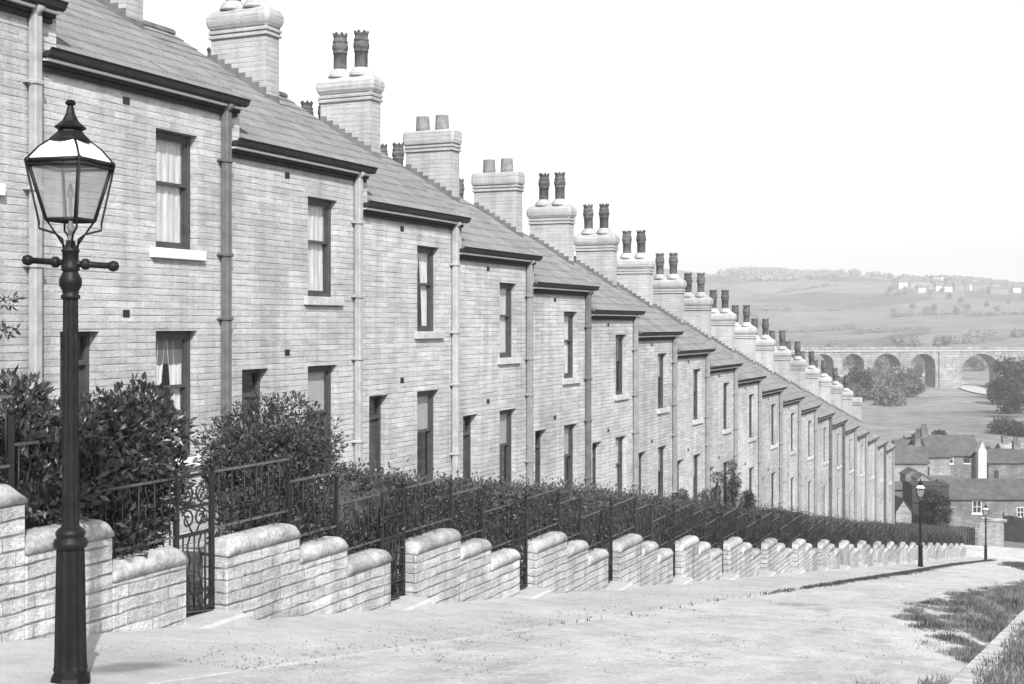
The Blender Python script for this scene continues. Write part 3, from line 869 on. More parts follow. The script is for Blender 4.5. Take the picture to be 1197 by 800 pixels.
def shrub(name, label, cat, c, R_, n, leafl, mat, seed, nclump=22, rr=.26, stems=5, base=None, group=None, core=.72, wr=.42):
    rg = random.Random(seed)
    o = thing(name, label, cat, (c[0], c[1], base if base is not None else c[2]-R_[2]), 0, group)
    lb = o.location
    cc = (0, 0, c[2]-lb.z)
    mb = MB(); cl = clumpset(cc, R_, nclump, rr, rg)
    lump(mb, (cc[0],cc[1],cc[2]-R_[2]*.1), tuple(v*core for v in R_), rg)
    foliage(mb, cl, n, leafl, rg, wr=wr)
    mb.build('foliage', mat, o, recalc=False)
    st = MB()
    for i in range(stems):
        a = rg.uniform(0,6.28); e = (math.cos(a)*R_[0]*.6, math.sin(a)*R_[1]*.6, cc[2]+R_[2]*.4)
        st.tube([(e[0]*.1,e[1]*.1,-.1),(e[0]*.5,e[1]*.5,cc[2]*.6),e], [.03,.02,.008], 5)
    st.build('stem', M['bark'], o)
    return o
def on(px, py, d):
    """point at photograph px,py on the vertical plane d metres from the camera line"""
    u = 1270.0 - px
    T = F*d/(u*CT*CT) - d*ST/CT
    h = (py-380.0)/u*d/CT
    return Vector((-d, T, CAMZ-h))
shrub('laurel_shrub', 'large glossy laurel at the left edge between the tallest wall pier and lamp column', 'shrub', (-8.5, 8.6, -.02), (.46,.75,.70), 13000, .088, M['laurel'], 21, 46, .27, 6, street(8.7)+.15)
shrub('laurel_shrub', 'large glossy laurel between the lamp column and the first pair of windows', 'shrub', (-8.6, 9.85, -.04), (.48,.66,.68), 13000, .088, M['laurel'], 22, 46, .26, 6, street(10)+.15)
shrub('laurel_shrub', 'low straggling laurel behind the first low wall and iron gate', 'shrub', (-8.36, 9.5, -.72), (.24,.62,.40), 5500, .085, M['laurel'], 23, 40, .2, 5, street(10.3)+.1)
shrub('garden_bush', 'rounded leafy bush with sunlit top standing before the second pair of windows', 'shrub', (-8.85, 12.7, -.28), (.5,1.1,.60), 22000, .06, M['bush'], 24, 70, .25, 6, street(12.8)+.15)
shrub('garden_bush', 'low dark bush filling the railing under the rounded bush', 'shrub', (-8.42, 12.2, -.92), (.26,1.0,.45), 8000, .06, M['privet'], 26, 44, .2, 5, street(12.3)+.1)
shrub('garden_bush', 'low dark bush between the rounded bush and the clipped hedge', 'shrub', (-8.62, 14.0, -1.02), (.4,.85,.56), 8000, .055, M['privet'], 25, 36, .22, 5, street(14.1)+.15)

def hedge_data(seed, h=1.64):
    """clipped hedge 3.98 m long following the slope"""
    rg = random.Random(seed); mb = MB()
    nx, ny = 5, 24
    def prof(y): return -SL*y + .04*math.sin(y*2.3+seed) + .03*math.sin(y*5.1+seed*2)
    vs = []
    for j in range(ny+1):
        y = W*j/ny; z = prof(y)
        for (x, zz) in ((-.42,.0),(-.46,.7),(-.40,h-.16),(0,h-.08),(.40,h-.16),(.46,.7),(.42,.0)):
            vs.append((x+rg.uniform(-.05,.05), y, z+zz+(rg.uniform(-.05,.05) if zz else -.2)))
    n = 7
    mb.add(vs, [(j*n+i, j*n+i+1, (j+1)*n+i+1, (j+1)*n+i) for j in range(ny) for i in range(n-1)] + [tuple(range(n)), tuple(range((ny+1)*n-1, ny*n-1, -1))])
    for _ in range(600):
        y, d = (-.02, Vector((0,-1,.4))) if rg.random() < .5 else (W+.02, Vector((0,1,.4)))
        l = rg.uniform(.04,.08); mb.leaf(Vector((rg.uniform(-.45,.45), y, prof(y)+rg.uniform(.1,h))), d+Vector((rg.gauss(0,.5),rg.gauss(0,.5),rg.gauss(0,.5))), l, l*.5, rg)
    for _ in range(9500):
        y = rg.uniform(-.04, W+.04); side = rg.random()
        if side < .5:
            x = .46 + rg.gauss(.02,.06); z = rg.uniform(.15, h); d = Vector((1,0,.4))
        elif side < .9:
            x = rg.uniform(-.5,.5); z = h - .05 + rg.gauss(0,.06) - .12*max(0, abs(x)-.3); d = Vector((rg.gauss(0,.3),0,1))
            if rg.random() < .08: z += rg.uniform(.03,.2)
        else:
            x = -.46 + rg.gauss(0,.05); z = rg.uniform(.5,h); d = Vector((-1,0,.4))
        d = d + Vector((rg.gauss(0,.5), rg.gauss(0,.5), rg.gauss(0,.5)))
        l = rg.uniform(.035,.075); mb.leaf(Vector((x, y, prof(y)+z)), d, l, l*.5, rg)
    return mb.data('foliage', M['privet'], False)
hd = [hedge_data(s) for s in (31,32,33)]
for j in range(1, NW):
    T = place(j) - .2 if j > 1 else place(j) + .35
    h = obj('garden_hedge', hd[j % 3], None, (-8.66 + rnd.uniform(-.08,.05), T, street(T)+.05 + rnd.uniform(-.12,.12)))
    tag(h, 'clipped dark privet hedge behind the railings of the %s garden from the street lamp' % ORD[j+2], 'hedge', 'privet hedges behind the railings')
# climbers and taller bushes against the house fronts half way down
for i, (px, py, hh, ww, lab) in enumerate(((857, 572, 1.25, .30, 'tall dark climber on the terrace front half way down the row'),
                                       (823, 588, .7, .25, 'loose grey bush rising before the terrace left of the tall climber'),
                                       (838, 582, .95, .22, 'thin climber close left of the tall dark one'),
                                       (795, 592, .55, .3, 'small bush by the first door left of the climbers'),
                                       (874, 588, .5, .25, 'small bush by the window right of the tall climber'))):
    q = on(px, py, 12.0)
    shrub('climbing_shrub', lab, 'shrub', (q.x, q.y, q.z), (.14,ww,hh), 2600, .07, M['laurel'], 50+i, 18, .16, 4, street(q.y)+.3, core=.6)
# young tree at the left edge, one leafy branch reaching into view
rg = random.Random(77)
tr = thing('young_tree', 'young tree beyond the left edge, one leafy branch showing against the house', 'tree', (-9.7, 5.6, street(5.6)+.2))
tk = MB(); tk.tube([(0,0,-.3),(.03,.05,1.2),(.0,.1,2.4),(-.05,.1,3.4)], [.05,.04,.03,.012], 7)
cl = []
tips = [on(8, 352, 9.3), on(2, 386, 9.3), on(-30, 330, 9.4), on(-60, 372, 9.5), on(-90, 320, 9.6)]
for q in tips:
    e = (q.x+9.7, q.y-5.6, q.z-(street(5.6)+.2))
    tk.tube([(0,.08,max(1.0, e[2]-.5)), (e[0]*.5, e[1]*.5, e[2]-.1), e], [.016,.01,.004], 5)
    cl.append((e, (.10,.16,.05)))
cl += [((-.1,.0,2.9),(.5,.5,.45)), ((.1,-.5,2.4),(.4,.5,.4))]
tk.build('trunk', M['bark'], tr)
mb = MB(); foliage(mb, cl[:5], 230, .075, rg, up=-.2, inner=.1, wr=.38); foliage(mb, cl[5:], 900, .08, rg); mb.build('crown', M['laurel'], tr, recalc=False)

# ------------------------------------------------------------------ street lamps
def make_lamp(loc):
    L = thing('street_lamp', 'large black gas lamp with white topped lantern at the left edge of the pavement', 'street lamp', loc, 0, 'gas street lamps')
    I = M['lampiron']
    MB().lathe([(.135,-.15),(.135,.02),(.128,.05),(.112,.06),(.110,.10)], 8, rot=.3, smooth=False).build('base_plinth', I, L)
    MB().lathe([(.112,.09),(.106,.12),(.103,.2),(.092,.82),(.090,.90)], 28, flute=.09, smooth=False).build('base_shaft', I, L)
    MB().lathe([(.086,.89),(.105,.90),(.112,.93),(.104,.955),(.088,.965),(.095,.985),(.098,1.0),(.085,1.02),(.060,1.04)], 24).build('collar', I, L)
    MB().lathe([(.060,1.03),(.057,1.08),(.050,2.50),(.049,2.56)], 24, flute=.1, smooth=False).build('column', I, L)
    MB().lathe([(.048,2.55),(.062,2.555),(.062,2.575),(.05,2.585),(.055,2.61),(.072,2.64),(.074,2.68),(.055,2.72),(.048,2.735),(.058,2.74),(.06,2.765),(.052,2.78),(.052,2.86),(.058,2.865),(.058,2.88),(.035,2.90),(.028,2.94)], 24).build('column_head', I, L)
    br = MB(); ax = Vector((CT, ST, 0)); z = 2.79
    br.tube([ax*-.28+Vector((0,0,z+.02)), ax*.28+Vector((0,0,z-.02))], .021, 10)
    for s in (-1, 1):
        c = ax*(.285*s)+Vector((0,0,z-.02*s))
        br.lathe([(.006,-.036),(.03,-.026),(.04,0),(.03,.026),(.006,.036)], 12, c)
        c = ax*(.10*s)+Vector((0,0,z-.007*s)); br.tube([c-ax*.03, c-ax*.012, c+ax*.012, c+ax*.03], [.022,.038,.038,.022], 12)
    br.build('ladder_bar', I, L)
    # lantern: four corners, one towards the street
    e = .272; b = .155; zt = 3.46; zb = 3.075
    rot = TH + R(23)
    def cor(r, i): t = rot + math.pi/2*i - math.pi/2 + R(7); return Vector((r*math.cos(t), r*math.sin(t), 0))
    top = [cor(e, i)+Vector((0,0,zt)) for i in range(4)]; bot = [cor(b, i)+Vector((0,0,zb)) for i in range(4)]
    fr = MB()
    for i in range(4):
        j = (i+1) % 4
        fr.tube([bot[i], top[i]], .0125, 6); fr.tube([top[i]*1, top[j]*1], .016, 6); fr.tube([bot[i], bot[j]], .014, 6)
        for s in (-1,):
            t2 = (top[i]+Vector((0,0,-.03)), top[j]+Vector((0,0,-.03))); fr.tube([t2[0]*1, t2[1]*1], .011, 6)
        fr.lathe([(.004,-.02),(.02,-.01),(.022,.005),(.01,.02)], 8, top[i])
    lan = fr.build('lantern_frame', I, L)
    for i in range(4):
        j = (i+1) % 4; k = .985
        vs = [bot[i]*1, bot[j]*1, top[j]*1, top[i]*1]
        vs = [Vector((v.x*k, v.y*k, v.z)) for v in vs]
        n = Vector((vs[0].x+vs[1].x, vs[0].y+vs[1].y, 0)).normalized()*.003
        MB().add(vs + [v - n for v in vs], [(0,1,2,3),(7,6,5,4),(0,4,5,1),(1,5,6,2),(2,6,7,3),(3,7,4,0)]).build('lantern_pane', M['lglass'], lan)
    # opal roof with hip bars
    up = [cor(.128, i)+Vector((0,0,3.605)) for i in range(4)]
    rf = MB(); 
    for i in range(4):
        j = (i+1) % 4
        a, c_, d, g = top[i]*1+Vector((0,0,.012)), top[j]*1+Vector((0,0,.012)), up[j], up[i]
        m1, m2 = (a*.45+g*.55)*1, (c_*.45+d*.55)*1
        bulge = Vector((m1.x, m1.y, 0)).normalized()*.006, Vector((m2.x, m2.y, 0)).normalized()*.006
        m1 = m1 + bulge[0] + Vector((0,0,.008)); m2 = m2 + bulge[1] + Vector((0,0,.008))
        rf.add([a, c_, m2, m1], [(0,1,2,3)]); rf.add([m1, m2, d, g], [(0,1,2,3)])
    rf.add([v - Vector((0,0,.012)) for v in up] , [(0,1,2,3)])
    lr = rf.build('lantern_roof', M['opal'], L)
    hb = MB()
    for i in range(4):
        a, g = top[i]+Vector((0,0,.014)), up[i]; m = a*.45+g*.55+Vector((0,0,.010))+Vector((a.x,a.y,0)).normalized()*.006
        hb.tube([a, m, g], .008, 6)
    hb.build('hip_bar', I, lr)
    MB().lathe([(.130,3.592),(.138,3.605),(.128,3.62),(.085,3.66),(.078,3.675),(.098,3.683),(.105,3.695),(.09,3.705),(.055,3.735),(.030,3.785),(.022,3.825),(.018,3.835),(.034,3.848),(.036,3.858),(.024,3.866),(.03,3.872),(.004,3.876)], 8, smooth=False, rot=.2).build('finial', I, L)
    cr = MB()
    for i in range(4):
        o = Vector((top[i].x, top[i].y, 0)).normalized()
        cr.tube([top[i]+o*.015, bot[i]+o*.045+Vector((0,0,-.02)), bot[i]+o*.045+Vector((0,0,-.06)), bot[i]*.55+o*.03+Vector((0,0,-.045-zb*.45+zb*.45)) if False else Vector((bot[i].x*.62, bot[i].y*.62, 2.985)), Vector((bot[i].x*.34, bot[i].y*.34, 2.95)), Vector((bot[i].x*.27, bot[i].y*.27, 2.87))], .0075, 6)
        cr.tube([bot[i], Vector((bot[i].x*.25, bot[i].y*.25, 2.9))], .0065, 6) if i % 2 else None
    cr.build('lantern_cradle', I, L)
    MB().lathe([(.02,2.90),(.016,3.0),(.028,3.03),(.012,3.06),(.010,3.22),(.018,3.225),(.024,3.26),(.006,3.32)], 10).build('burner', M['pipe_mid'], L)
    return L
lamp = make_lamp((-6.17, 6.59, street(6.59)))
copy_thing(lamp, (-6.67, 58.8, street(58.8)), 'gas lamp half way down the pavement edge, bright lantern before the dark timber shed')
copy_thing(lamp, (-6.33, 93.6, street(93.6)), 'smallest gas lamp at the foot of the road where the kerb ends')

# ------------------------------------------------------------------ foot of the street
RIGHT = Vector((CT, ST, 0)); FWD = Vector((-ST, CT, 0))
def house(name, label, px, eave_y, depth, w, dep, rise, mat, roofmat, ground=-20.3, windows=(), chim=(), rz=0, cat='house', gable=False, group=None, over=.25):
    """gabled building; px,eave_y = left end of the eaves; windows (along, above ground, w, h, pale)"""
    p = at(px, eave_y, depth); ez = p.z - ground
    o = thing(name, label, cat, (p.x, p.y, ground), TH + rz, group)
    mb = MB(); t = .01
    if not gable:
        g = [(0,0),(0,ez),(dep/2,ez+rise),(dep,ez),(dep,0)]
        mb.add([(0,0,0),(w,0,0),(w,0,ez),(0,0,ez)], [(0,1,2,3)]); mb.add([(0,dep,0),(w,dep,0),(w,dep,ez),(0,dep,ez)], [(3,2,1,0)])
        for x in (0, w): mb.add([(x,y,z) for y,z in g], [(0,1,2,3,4)])
    else:
        g = [(0,0),(0,ez),(w/2,ez+rise),(w,ez),(w,0)]
        for y in (0, dep): mb.add([(x,y,z) for x,z in g], [(0,1,2,3,4)])
        for x in (0, w): mb.add([(x,0,0),(x,dep,0),(x,dep,ez),(x,0,ez)], [(0,1,2,3)])
    mb.build('wall', mat, o)
    rf = MB(); th = .12
    if not gable:
        s = rise/(dep/2)
        for sg in (0, 1):
            P = [(-over, ez-over*s+.03), (dep/2, ez+rise+.03), (dep/2, ez+rise+.03+th), (-over, ez-over*s+.03+th)]
            if sg: P = [(dep-y, z) for y, z in P]
            rf.add([(-over,y,z) for y,z in P] + [(w+over,y,z) for y,z in P], [(0,1,2,3),(7,6,5,4),(0,4,5,1),(1,5,6,2),(2,6,7,3),(3,7,4,0)])
    else:
        s = rise/(w/2)
        for sg in (0, 1):
            P = [(-over, ez-over*s+.03), (w/2, ez+rise+.03), (w/2, ez+rise+.03+th), (-over, ez-over*s+.03+th)]
            if sg: P = [(w-x, z) for x, z in P]
            rf.add([(x,-over,z) for x,z in P] + [(x,dep+over,z) for x,z in P], [(0,1,2,3),(7,6,5,4),(0,4,5,1),(1,5,6,2),(2,6,7,3),(3,7,4,0)])
    rfo = rf.build('roof', roofmat, o)
    for x, z, ww, hh, pale in windows:
        f = MB(); q = .07
        f.box(x-q, -.0+x*0, 0, 0, 0, 0) if False else None
        f.box(x, x+ww, -.05, .0-.002, z, z+q).box(x, x+ww, -.05, -.002, z+hh-q, z+hh).box(x, x+q, -.05, -.002, z+q, z+hh-q).box(x+ww-q, x+ww, -.05, -.002, z+q, z+hh-q)
        f.box(x+ww/2-.025, x+ww/2+.025, -.045, -.002, z+q, z+hh-q).box(x+q, x+ww-q, -.043, -.002, z+hh/2-.025, z+hh/2+.025)
        fo = f.build('window', M['woodpale'] if pale else M['wood'], o)
        MB().box(x+q, x+ww-q, -.012, -.003, z+q, z+hh-q).build('pane', M['net'] if pale == 2 else M['timber'], fo)
        MB().box(x-.1, x+ww+.1, -.1, -.002, z-.14, z-.005).build('sill', M['sill'], fo)
    for x, y, hh, ww in chim:
        zc = ez + rise*(1-abs(y-dep/2)/(dep/2)) - .3 if not gable else ez+rise-.3
        c = MB().box(x, x+ww, y-.3, y+.3, zc, zc+hh+.3).box(x-.06, x+ww+.06, y-.36, y+.36, zc+hh+.3, zc+hh+.42).build('chimney', M['farwall'], rfo)
        pt = MB()
        for s in (.28, .72): pt.lathe([(.14,0),(.11,.1),(.11,.5),(.13,.55),(.09,.55)], 10, (x+ww*s, y, zc+hh+.41))
        pt.build('chimney_pot', M['pot'], c)
    return o
house('stone_house', 'dark stone house with pale sash windows facing the foot of the street', 1108, 583, 126, 15, 5.4, 1.5, M['farwall'], M['slatefar'],
      windows=((2.35,3.15,.9,1.25,1),(6.7,2.75,.75,1.0,1),(10.5,3.1,.9,1.2,1),(4.6,.2,.9,2.0,0)), chim=((13,2.7,1.0,.9),))
house('stone_house', 'stone house with long slate roof and paired window, highest of the roofs beyond the street', 1086, 532, 172, 6.8, 6.0, 2.3, M['farwall'], M['slatefar'],
      windows=((1.9,3.05,1.3,1.2,1),(4.6,3.1,.8,1.1,0)), chim=((-.2,3,1.0,.9),))
house('stone_house', 'stone house with a pale roof edge behind the sash windowed house', 1155, 541, 160, 11, 6.0, 1.3, M['farwall'], M['slatefar'],
      windows=((.7,2.3,.55,1.2,0),(4.5,2.2,.8,1.3,0)), chim=((4.2,3,1.0,.8),))
house('pointed_outbuilding', 'narrow pale pointed gable standing beside the long slate roof', 1143, 529, 157, 1.05, .9, 1.25, M['sillgrey'], M['sillgrey'], cat='outbuilding', gable=True, over=.03)
house('stone_cottage', 'pale low cottage just beyond the last terrace house', 1040, 541, 150, 4.4, 5.0, 1.7, M['farpale'], M['slatefar'],
      windows=((2.9,2.6,.6,1.1,0),), chim=((3.6,2.5,.9,.7),))
house('stone_cottage', 'grey cottage with one square dark window below the long slate roof', 1070, 534, 158, 4.2, 3.0, .9, M['farpale'], M['slatefar'],
      windows=((.6,3.0,1.1,1.2,0),))
house('lean_to_shed', 'grey slate shed roof in front of the cottage with the square window', 1082, 568, 140, 3.6, 3.0, .8, M['farwall'], M['slatefar'], cat='shed')
house('timber_shed', 'dark tarred timber shed behind the lower hedges', 1066, 569, 118, 3.35, 3.0, .15, M['timber'], M['timber'], cat='shed', over=.05)
house('gabled_shed', 'small pale gabled shed with dark roof edges beside the last house', 1047, 598, 113, 1.35, 3, .95, M['farpale'], M['timber'], ground=-18.8, cat='shed', gable=True, over=.12)
house('washhouse', 'dark low washhouse close against the end of the terrace', 1045, 572, 124, 2.2, 3, .4, M['farwall'], M['slatefar'], cat='outbuilding')
house('stone_cottage', 'far cottage with one chimney peeping over the pale low cottage', 1050, 527, 186, 4.2, 4.0, 1.3, M['farwall'], M['slatefar'], windows=((.8,3.2,.7,1.0,0),(2.6,3.2,.7,1.0,0)), chim=((3.2,2.0,1.0,.7),))
house('stone_house', 'tall narrow dark house left of the long slate roof', 1073, 524, 180, 2.2, 4.0, 1.0, M['farwall'], M['slatefar'], windows=((.7,4.2,.7,1.1,0),), chim=((.2,2,.9,.7),))
house('stone_house', 'pale roofed house at the right edge behind the pale roof edge', 1176, 534, 184, 9, 5.0, 1.6, M['farpale'], M['farpale'], windows=((1.2,3.4,.8,1.1,0),), chim=((.3,2.5,1.0,.8),))
house('privy', 'small dark yard building before the cottage with the square window', 1058, 556, 142, 1.8, 2.0, .6, M['farwall'], M['slatefar'], cat='outbuilding', gable=True, over=.08)
house('privy', 'small pale yard building right of the dark one', 1072, 561, 138, 1.3, 2.0, .5, M['farpale'], M['slatefar'], cat='outbuilding', gable=True, over=.08)
# stone wall and boarded fence across the lower road
def crosswall():
    o = thing('roadside_wall', 'rough stone wall with a rounded end across the lower road', 'wall', (0,0,0))
    a, b = at(1143, 640, 104.5), at(1172, 640, 103.5)
    n = 12; mb = MB(); d = (b-a); q = Vector((-d.y, d.x, 0)).normalized()*.4
    vs = []
    for i in range(n+1):
        p = a + d*(i/n); hgt = 1.25*math.sqrt(max(.05, 1-max(0, 1-i/3)**2)) + .05*math.sin(i*2.1)
        z0 = -16.6; zt = -15.85 + hgt*1.05
        vs += [(p.x,p.y,z0),(p.x,p.y,zt),(p.x+q.x,p.y+q.y,zt),(p.x+q.x,p.y+q.y,z0)]
    fs = [(i*4+k, i*4+(k+1)%4, i*4+4+(k+1)%4, i*4+4+k) for i in range(n) for k in range(4)] + [(0,1,2,3), (n*4+3,n*4+2,n*4+1,n*4)]
    mb.add(vs, fs); mb.build('wall_face', M['gwall'], o)
    cp = MB()
    for i in range(2, n):
        p = a + d*((i+.5)/n); cp.cbox(p.x-.2, p.x+.35, p.y-.06, p.y+.5, -15.85+1.27+.0, -15.85+1.45+rnd.uniform(0,.05), .03)
    cp.build('coping', M['coping'], o)
crosswall()
fo = thing('board_fence', 'dark board fence beyond the rough stone wall at the bottom corner', 'fence', (0,0,0))
a, b = at(1172, 642, 104.2), at(1235, 640, 101.5); d = b-a; L_ = d.length; dn = d.normalized(); pm = MB(); pp = MB(); i = 0; s = 0
while s < L_:
    q = a + dn*s; w = .14; h = 1.75 + rnd.uniform(-.07,.07)
    e = q + dn*w; nrm = Vector((-dn.y, dn.x, 0))*.025
    pm.add([(q.x,q.y,-16.2),(e.x,e.y,-16.2),(e.x,e.y,-15.85+h),(q.x,q.y,-15.85+h)]+[(v.x+nrm.x,v.y+nrm.y,z) for v,z in ((q,-16.2),(e,-16.2),(e,-15.85+h),(q,-15.85+h))],
           [(0,1,2,3),(7,6,5,4),(0,4,5,1),(1,5,6,2),(2,6,7,3),(3,7,4,0)])
    if i % 14 == 0: c = q + nrm*3; pp.box(c.x-.06,c.x+.06,c.y-.06,c.y+.06,-16.3,-13.95)
    s += w + .012; i += 1
pm.build('boards', M['timber'], fo); pp.build('post', M['timber'], fo)
hg = thing('garden_fence', 'low dark fence behind the last hedges, under the timber shed', 'fence', (0,0,0))
a, b = at(1046, 612, 108), at(1140, 618, 106); d = b-a; dn = d.normalized(); L_ = d.length; pm = MB(); s = 0
while s < L_:
    q = a + dn*s; h = rnd.uniform(-.05,.05); pm.box(q.x-.05,q.x+.05,q.y-.012,q.y+.012,q.z-2.5,q.z+.1+h); s += .125
pm.build('paling', M['timber'], hg); MB().tube([a+Vector((0,.05,-.15)), b+Vector((0,.05,-.15))], .035, 4).build('rail', M['pipe_mid'], hg)

# ------------------------------------------------------------------ trees
def tree(label, base, h, w, seed, mat='tree', n=900, leaf=.9, name='tree', group='trees in the valley', cat='tree', low=.22):
    rg = random.Random(seed)
    o = thing(name, label, cat, (base[0], base[1], base[2]), 0, group)
    tk = MB(); tk.tube([(0,0,-.5),(.02*h,0,h*.3),(0,.02*h,h*.62)], [.035*h*.6,.025*h*.6,.012*h*.6], 7)
    cl = []
    for i in range(rg.randint(9,13)):
        a = rg.uniform(0,6.283); t = rg.random(); q = rg.random()**.5*w*.36*(1-.5*abs(t-.35))
        z = h*(low + (.9-low)*t); r = w*rg.uniform(.16,.27)
        cl.append(((q*math.cos(a), q*math.sin(a), z), (r, r, r*rg.uniform(.7,.95))))
        if i < 6: tk.tube([(0,0,h*rg.uniform(.2,.45)), (q*math.cos(a)*.6, q*math.sin(a)*.6, z-.1*h), (q*math.cos(a), q*math.sin(a), z)], [.012*h*.6,.008*h*.6,.003*h], 5)
    tk.build('trunk', M['bark'], o)
    mb = MB()
    for c, r in cl: lump(mb, c, tuple(v*.62 for v in r), rg, 8, 5)
    foliage(mb, cl, n, leaf, rg, up=.1, wr=.6, inner=.5); mb.build('crown', M[mat], o, recalc=False)
    return o
def ground_at(px, depth):
    p = at(px, 400, depth); return (p.x, p.y, G(p.x, p.y))
TREES = [  # px, depth, height, width, material, label
    (1181, 372, 11, 11, 'treedark', 'dark broad tree before the viaduct at the right edge'),
    (1197, 345, 11.5, 12, 'treedark', 'dark tree on the right edge in front of the broad dark tree'),
    (1169, 352, 8, 8, 'treedark', 'lower dark bush like tree left of the broad dark tree'),
    (1200, 300, 10.5, 9, 'treedark', 'nearest dark tree cut by the right edge above the roofs'),
    (1190, 318, 8, 10, 'treedark', 'low spreading dark tree below the pair at the right edge'),
    (1047, 398, 8.5, 8, 'tree', 'rounded tree left of the thick viaduct pier'),
    (1031, 385, 6.5, 7, 'tree', 'tree in front of the narrow viaduct arches'),
    (1018, 405, 8, 7, 'tree', 'taller tree in front of the narrow viaduct arches'),
    (1003, 375, 9, 9, 'treedark', 'dark tree rising behind the lowest chimney pots'),
    (1062, 390, 8, 9, 'tree', 'low tree at the foot of the thick viaduct pier'),
    (1040, 350, 5, 8, 'tree', 'bushy small tree on the slope below the viaduct trees'),
    (1000, 560, 15, 12, 'tree', 'tree behind the viaduct left of its first visible pier'),
    (975, 590, 16, 14, 'tree', 'tree behind the viaduct above the lowest pots'),
    (1028, 600, 15, 13, 'tree', 'tree seen through the narrow arch of the viaduct'),
    (1072, 640, 17, 13, 'tree', 'tree standing behind the viaduct parapet left of the wide arch'),
    (1100, 760, 13, 14, 'tree', 'tree above the viaduct parapet over the thick pier'),
    (1140, 640, 8, 13, 'tree', 'tree seen through the wide arch of the viaduct'),
    (1128, 700, 9, 12, 'tree', 'smaller tree far behind the wide arch'),
    (1050, 720, 16, 14, 'tree', 'tree on the hillside above the narrow arches'),
    (1097, 240, 2.6, 3.2, 'treedark', 'lone dark bush in the field above the long slate roof'),
    (1172, 262, 2.2, 7, 'treedark', 'dark scrub patch in the field above the right roofs'),
    (1187, 258, 2.0, 6, 'treedark', 'second dark scrub patch at the right edge of the field'),
    (1150, 205, 2.5, 3, 'tree', 'bush behind the narrow pale gable'),
    (1066, 205, 4.2, 4, 'treedark', 'small dark tree behind the pale cottages'),
    (1090, 114.5, 3.9, 2.6, 'treedark', 'dark garden tree standing before the timber shed'),
    (1102, 113.5, 3.5, 1.8, 'treedark', 'slim dark garden tree at the right end of the timber shed'),
]
rgt = random.Random(5)
VAL = ['small tree in the thicket left of the thick viaduct pier', 'bushy tree in the wooded slope under the narrow arches']
for i in range(34):
    TREES.append((rgt.uniform(990,1066) if i < 24 else rgt.uniform(960,1075), rgt.uniform(365,435) if i < 24 else rgt.uniform(480,640), rgt.uniform(4,8.5), rgt.uniform(4.5,8), 'tree', VAL[i % 2] if i < 24 else 'tree in the belt of wood behind the viaduct'))
for i, (px, dp, h, w, mt, lab) in enumerate(TREES):
    b = ground_at(px, dp)
    if dp < 130: b = (b[0], b[1], at(px, 612, dp).z - 1.0)
    tree(lab, b, h, w, 100+i, mt, (1500 if i < 26 else 700) if dp > 130 else 1800, .8 if dp > 300 else (.45 if dp > 130 else .22), low=.12 if mt == 'treedark' else .2)

# ------------------------------------------------------------------ viaduct
def viaduct():
    dep = 452.0; yaw = R(-5)
    def X(px): return (px-1100.0)/F*dep
    o = thing('viaduct', 'long pale stone railway viaduct crossing the valley', 'viaduct', (0,0,0), TH + R(7))
    c = at(1100, 409, dep); o.location = (c.x, c.y, 0)
    zt = c.z; zg = -23.0; half = 4.2
    arches = [(900,928),(938,964),(974,1000),(1011,1044),(1056,1086),(1118,1166),(1181,1229),(1244,1292),(1307,1355)]
    arches = [(X(a), X(b)) for a, b in arches]
    x0, x1 = X(840), X(1420)
    mb = MB(); seg = 14
    for y, flip in ((-half, 0), (half, 1)):
        cur = x0
        for a, b in arches:
            r = (b-a)/2; zc = zt - 1.3 - r*.92
            def arc(t): return ((a+b)/2 - r*math.cos(t), zc + r*.92*math.sin(t))
            mb.add([(cur,y,zg),(a,y,zg),(a,y,zt),(cur,y,zt)], [(0,1,2,3)])
            for i in range(seg):
                p, q = arc(math.pi*i/seg), arc(math.pi*(i+1)/seg)
                mb.add([(p[0],y,p[1]),(q[0],y,q[1]),(q[0],y,zt),(p[0],y,zt)], [(0,1,2,3)])
            cur = b
        mb.add([(cur,y,zg),(x1,y,zg),(x1,y,zt),(cur,y,zt)], [(0,1,2,3)])
    for a, b in arches:
        r = (b-a)/2; zc = zt - 1.3 - r*.92
        for x in (a, b): mb.add([(x,-half,zg),(x,half,zg),(x,half,zc),(x,-half,zc)], [(0,1,2,3)])
        for i in range(seg):
            p = ((a+b)/2 - r*math.cos(math.pi*i/seg), zc + r*.92*math.sin(math.pi*i/seg)); q = ((a+b)/2 - r*math.cos(math.pi*(i+1)/seg), zc + r*.92*math.sin(math.pi*(i+1)/seg))
            mb.add([(p[0],-half,p[1]),(p[0],half,p[1]),(q[0],half,q[1]),(q[0],-half,q[1])], [(0,1,2,3)])
    mb.add([(x0,-half,zt),(x1,-half,zt),(x1,half,zt),(x0,half,zt)], [(0,1,2,3)])
    mb.build('arcade', M['mush'], o, recalc=False)
    MB().box(x0,x1,-half-.25,-half+.35,zt+.003,zt+1.1).box(x0,x1,half-.35,half+.25,zt+.003,zt+1.1).build('parapet', M['mush'], o)
    MB().box(x0,x1,-half-.4,-half-.003,zt-.5,zt-.05).build('string_course', M['coping'], o)
    for (a, b), (c_, d) in zip(arches, arches[1:]):
        if c_ - b < 4: 
            MB().box(b-.3,c_+.3,-half-.35,-half-.003,zt-9.2,zt-8.6).build('impost', M['coping'], o)
    MB().box(arches[4][1]+1.2, arches[5][0]-1.2, -half-.6, -half-.003, zg, zt-.6).build('buttress', M['mush'], o)
viaduct()
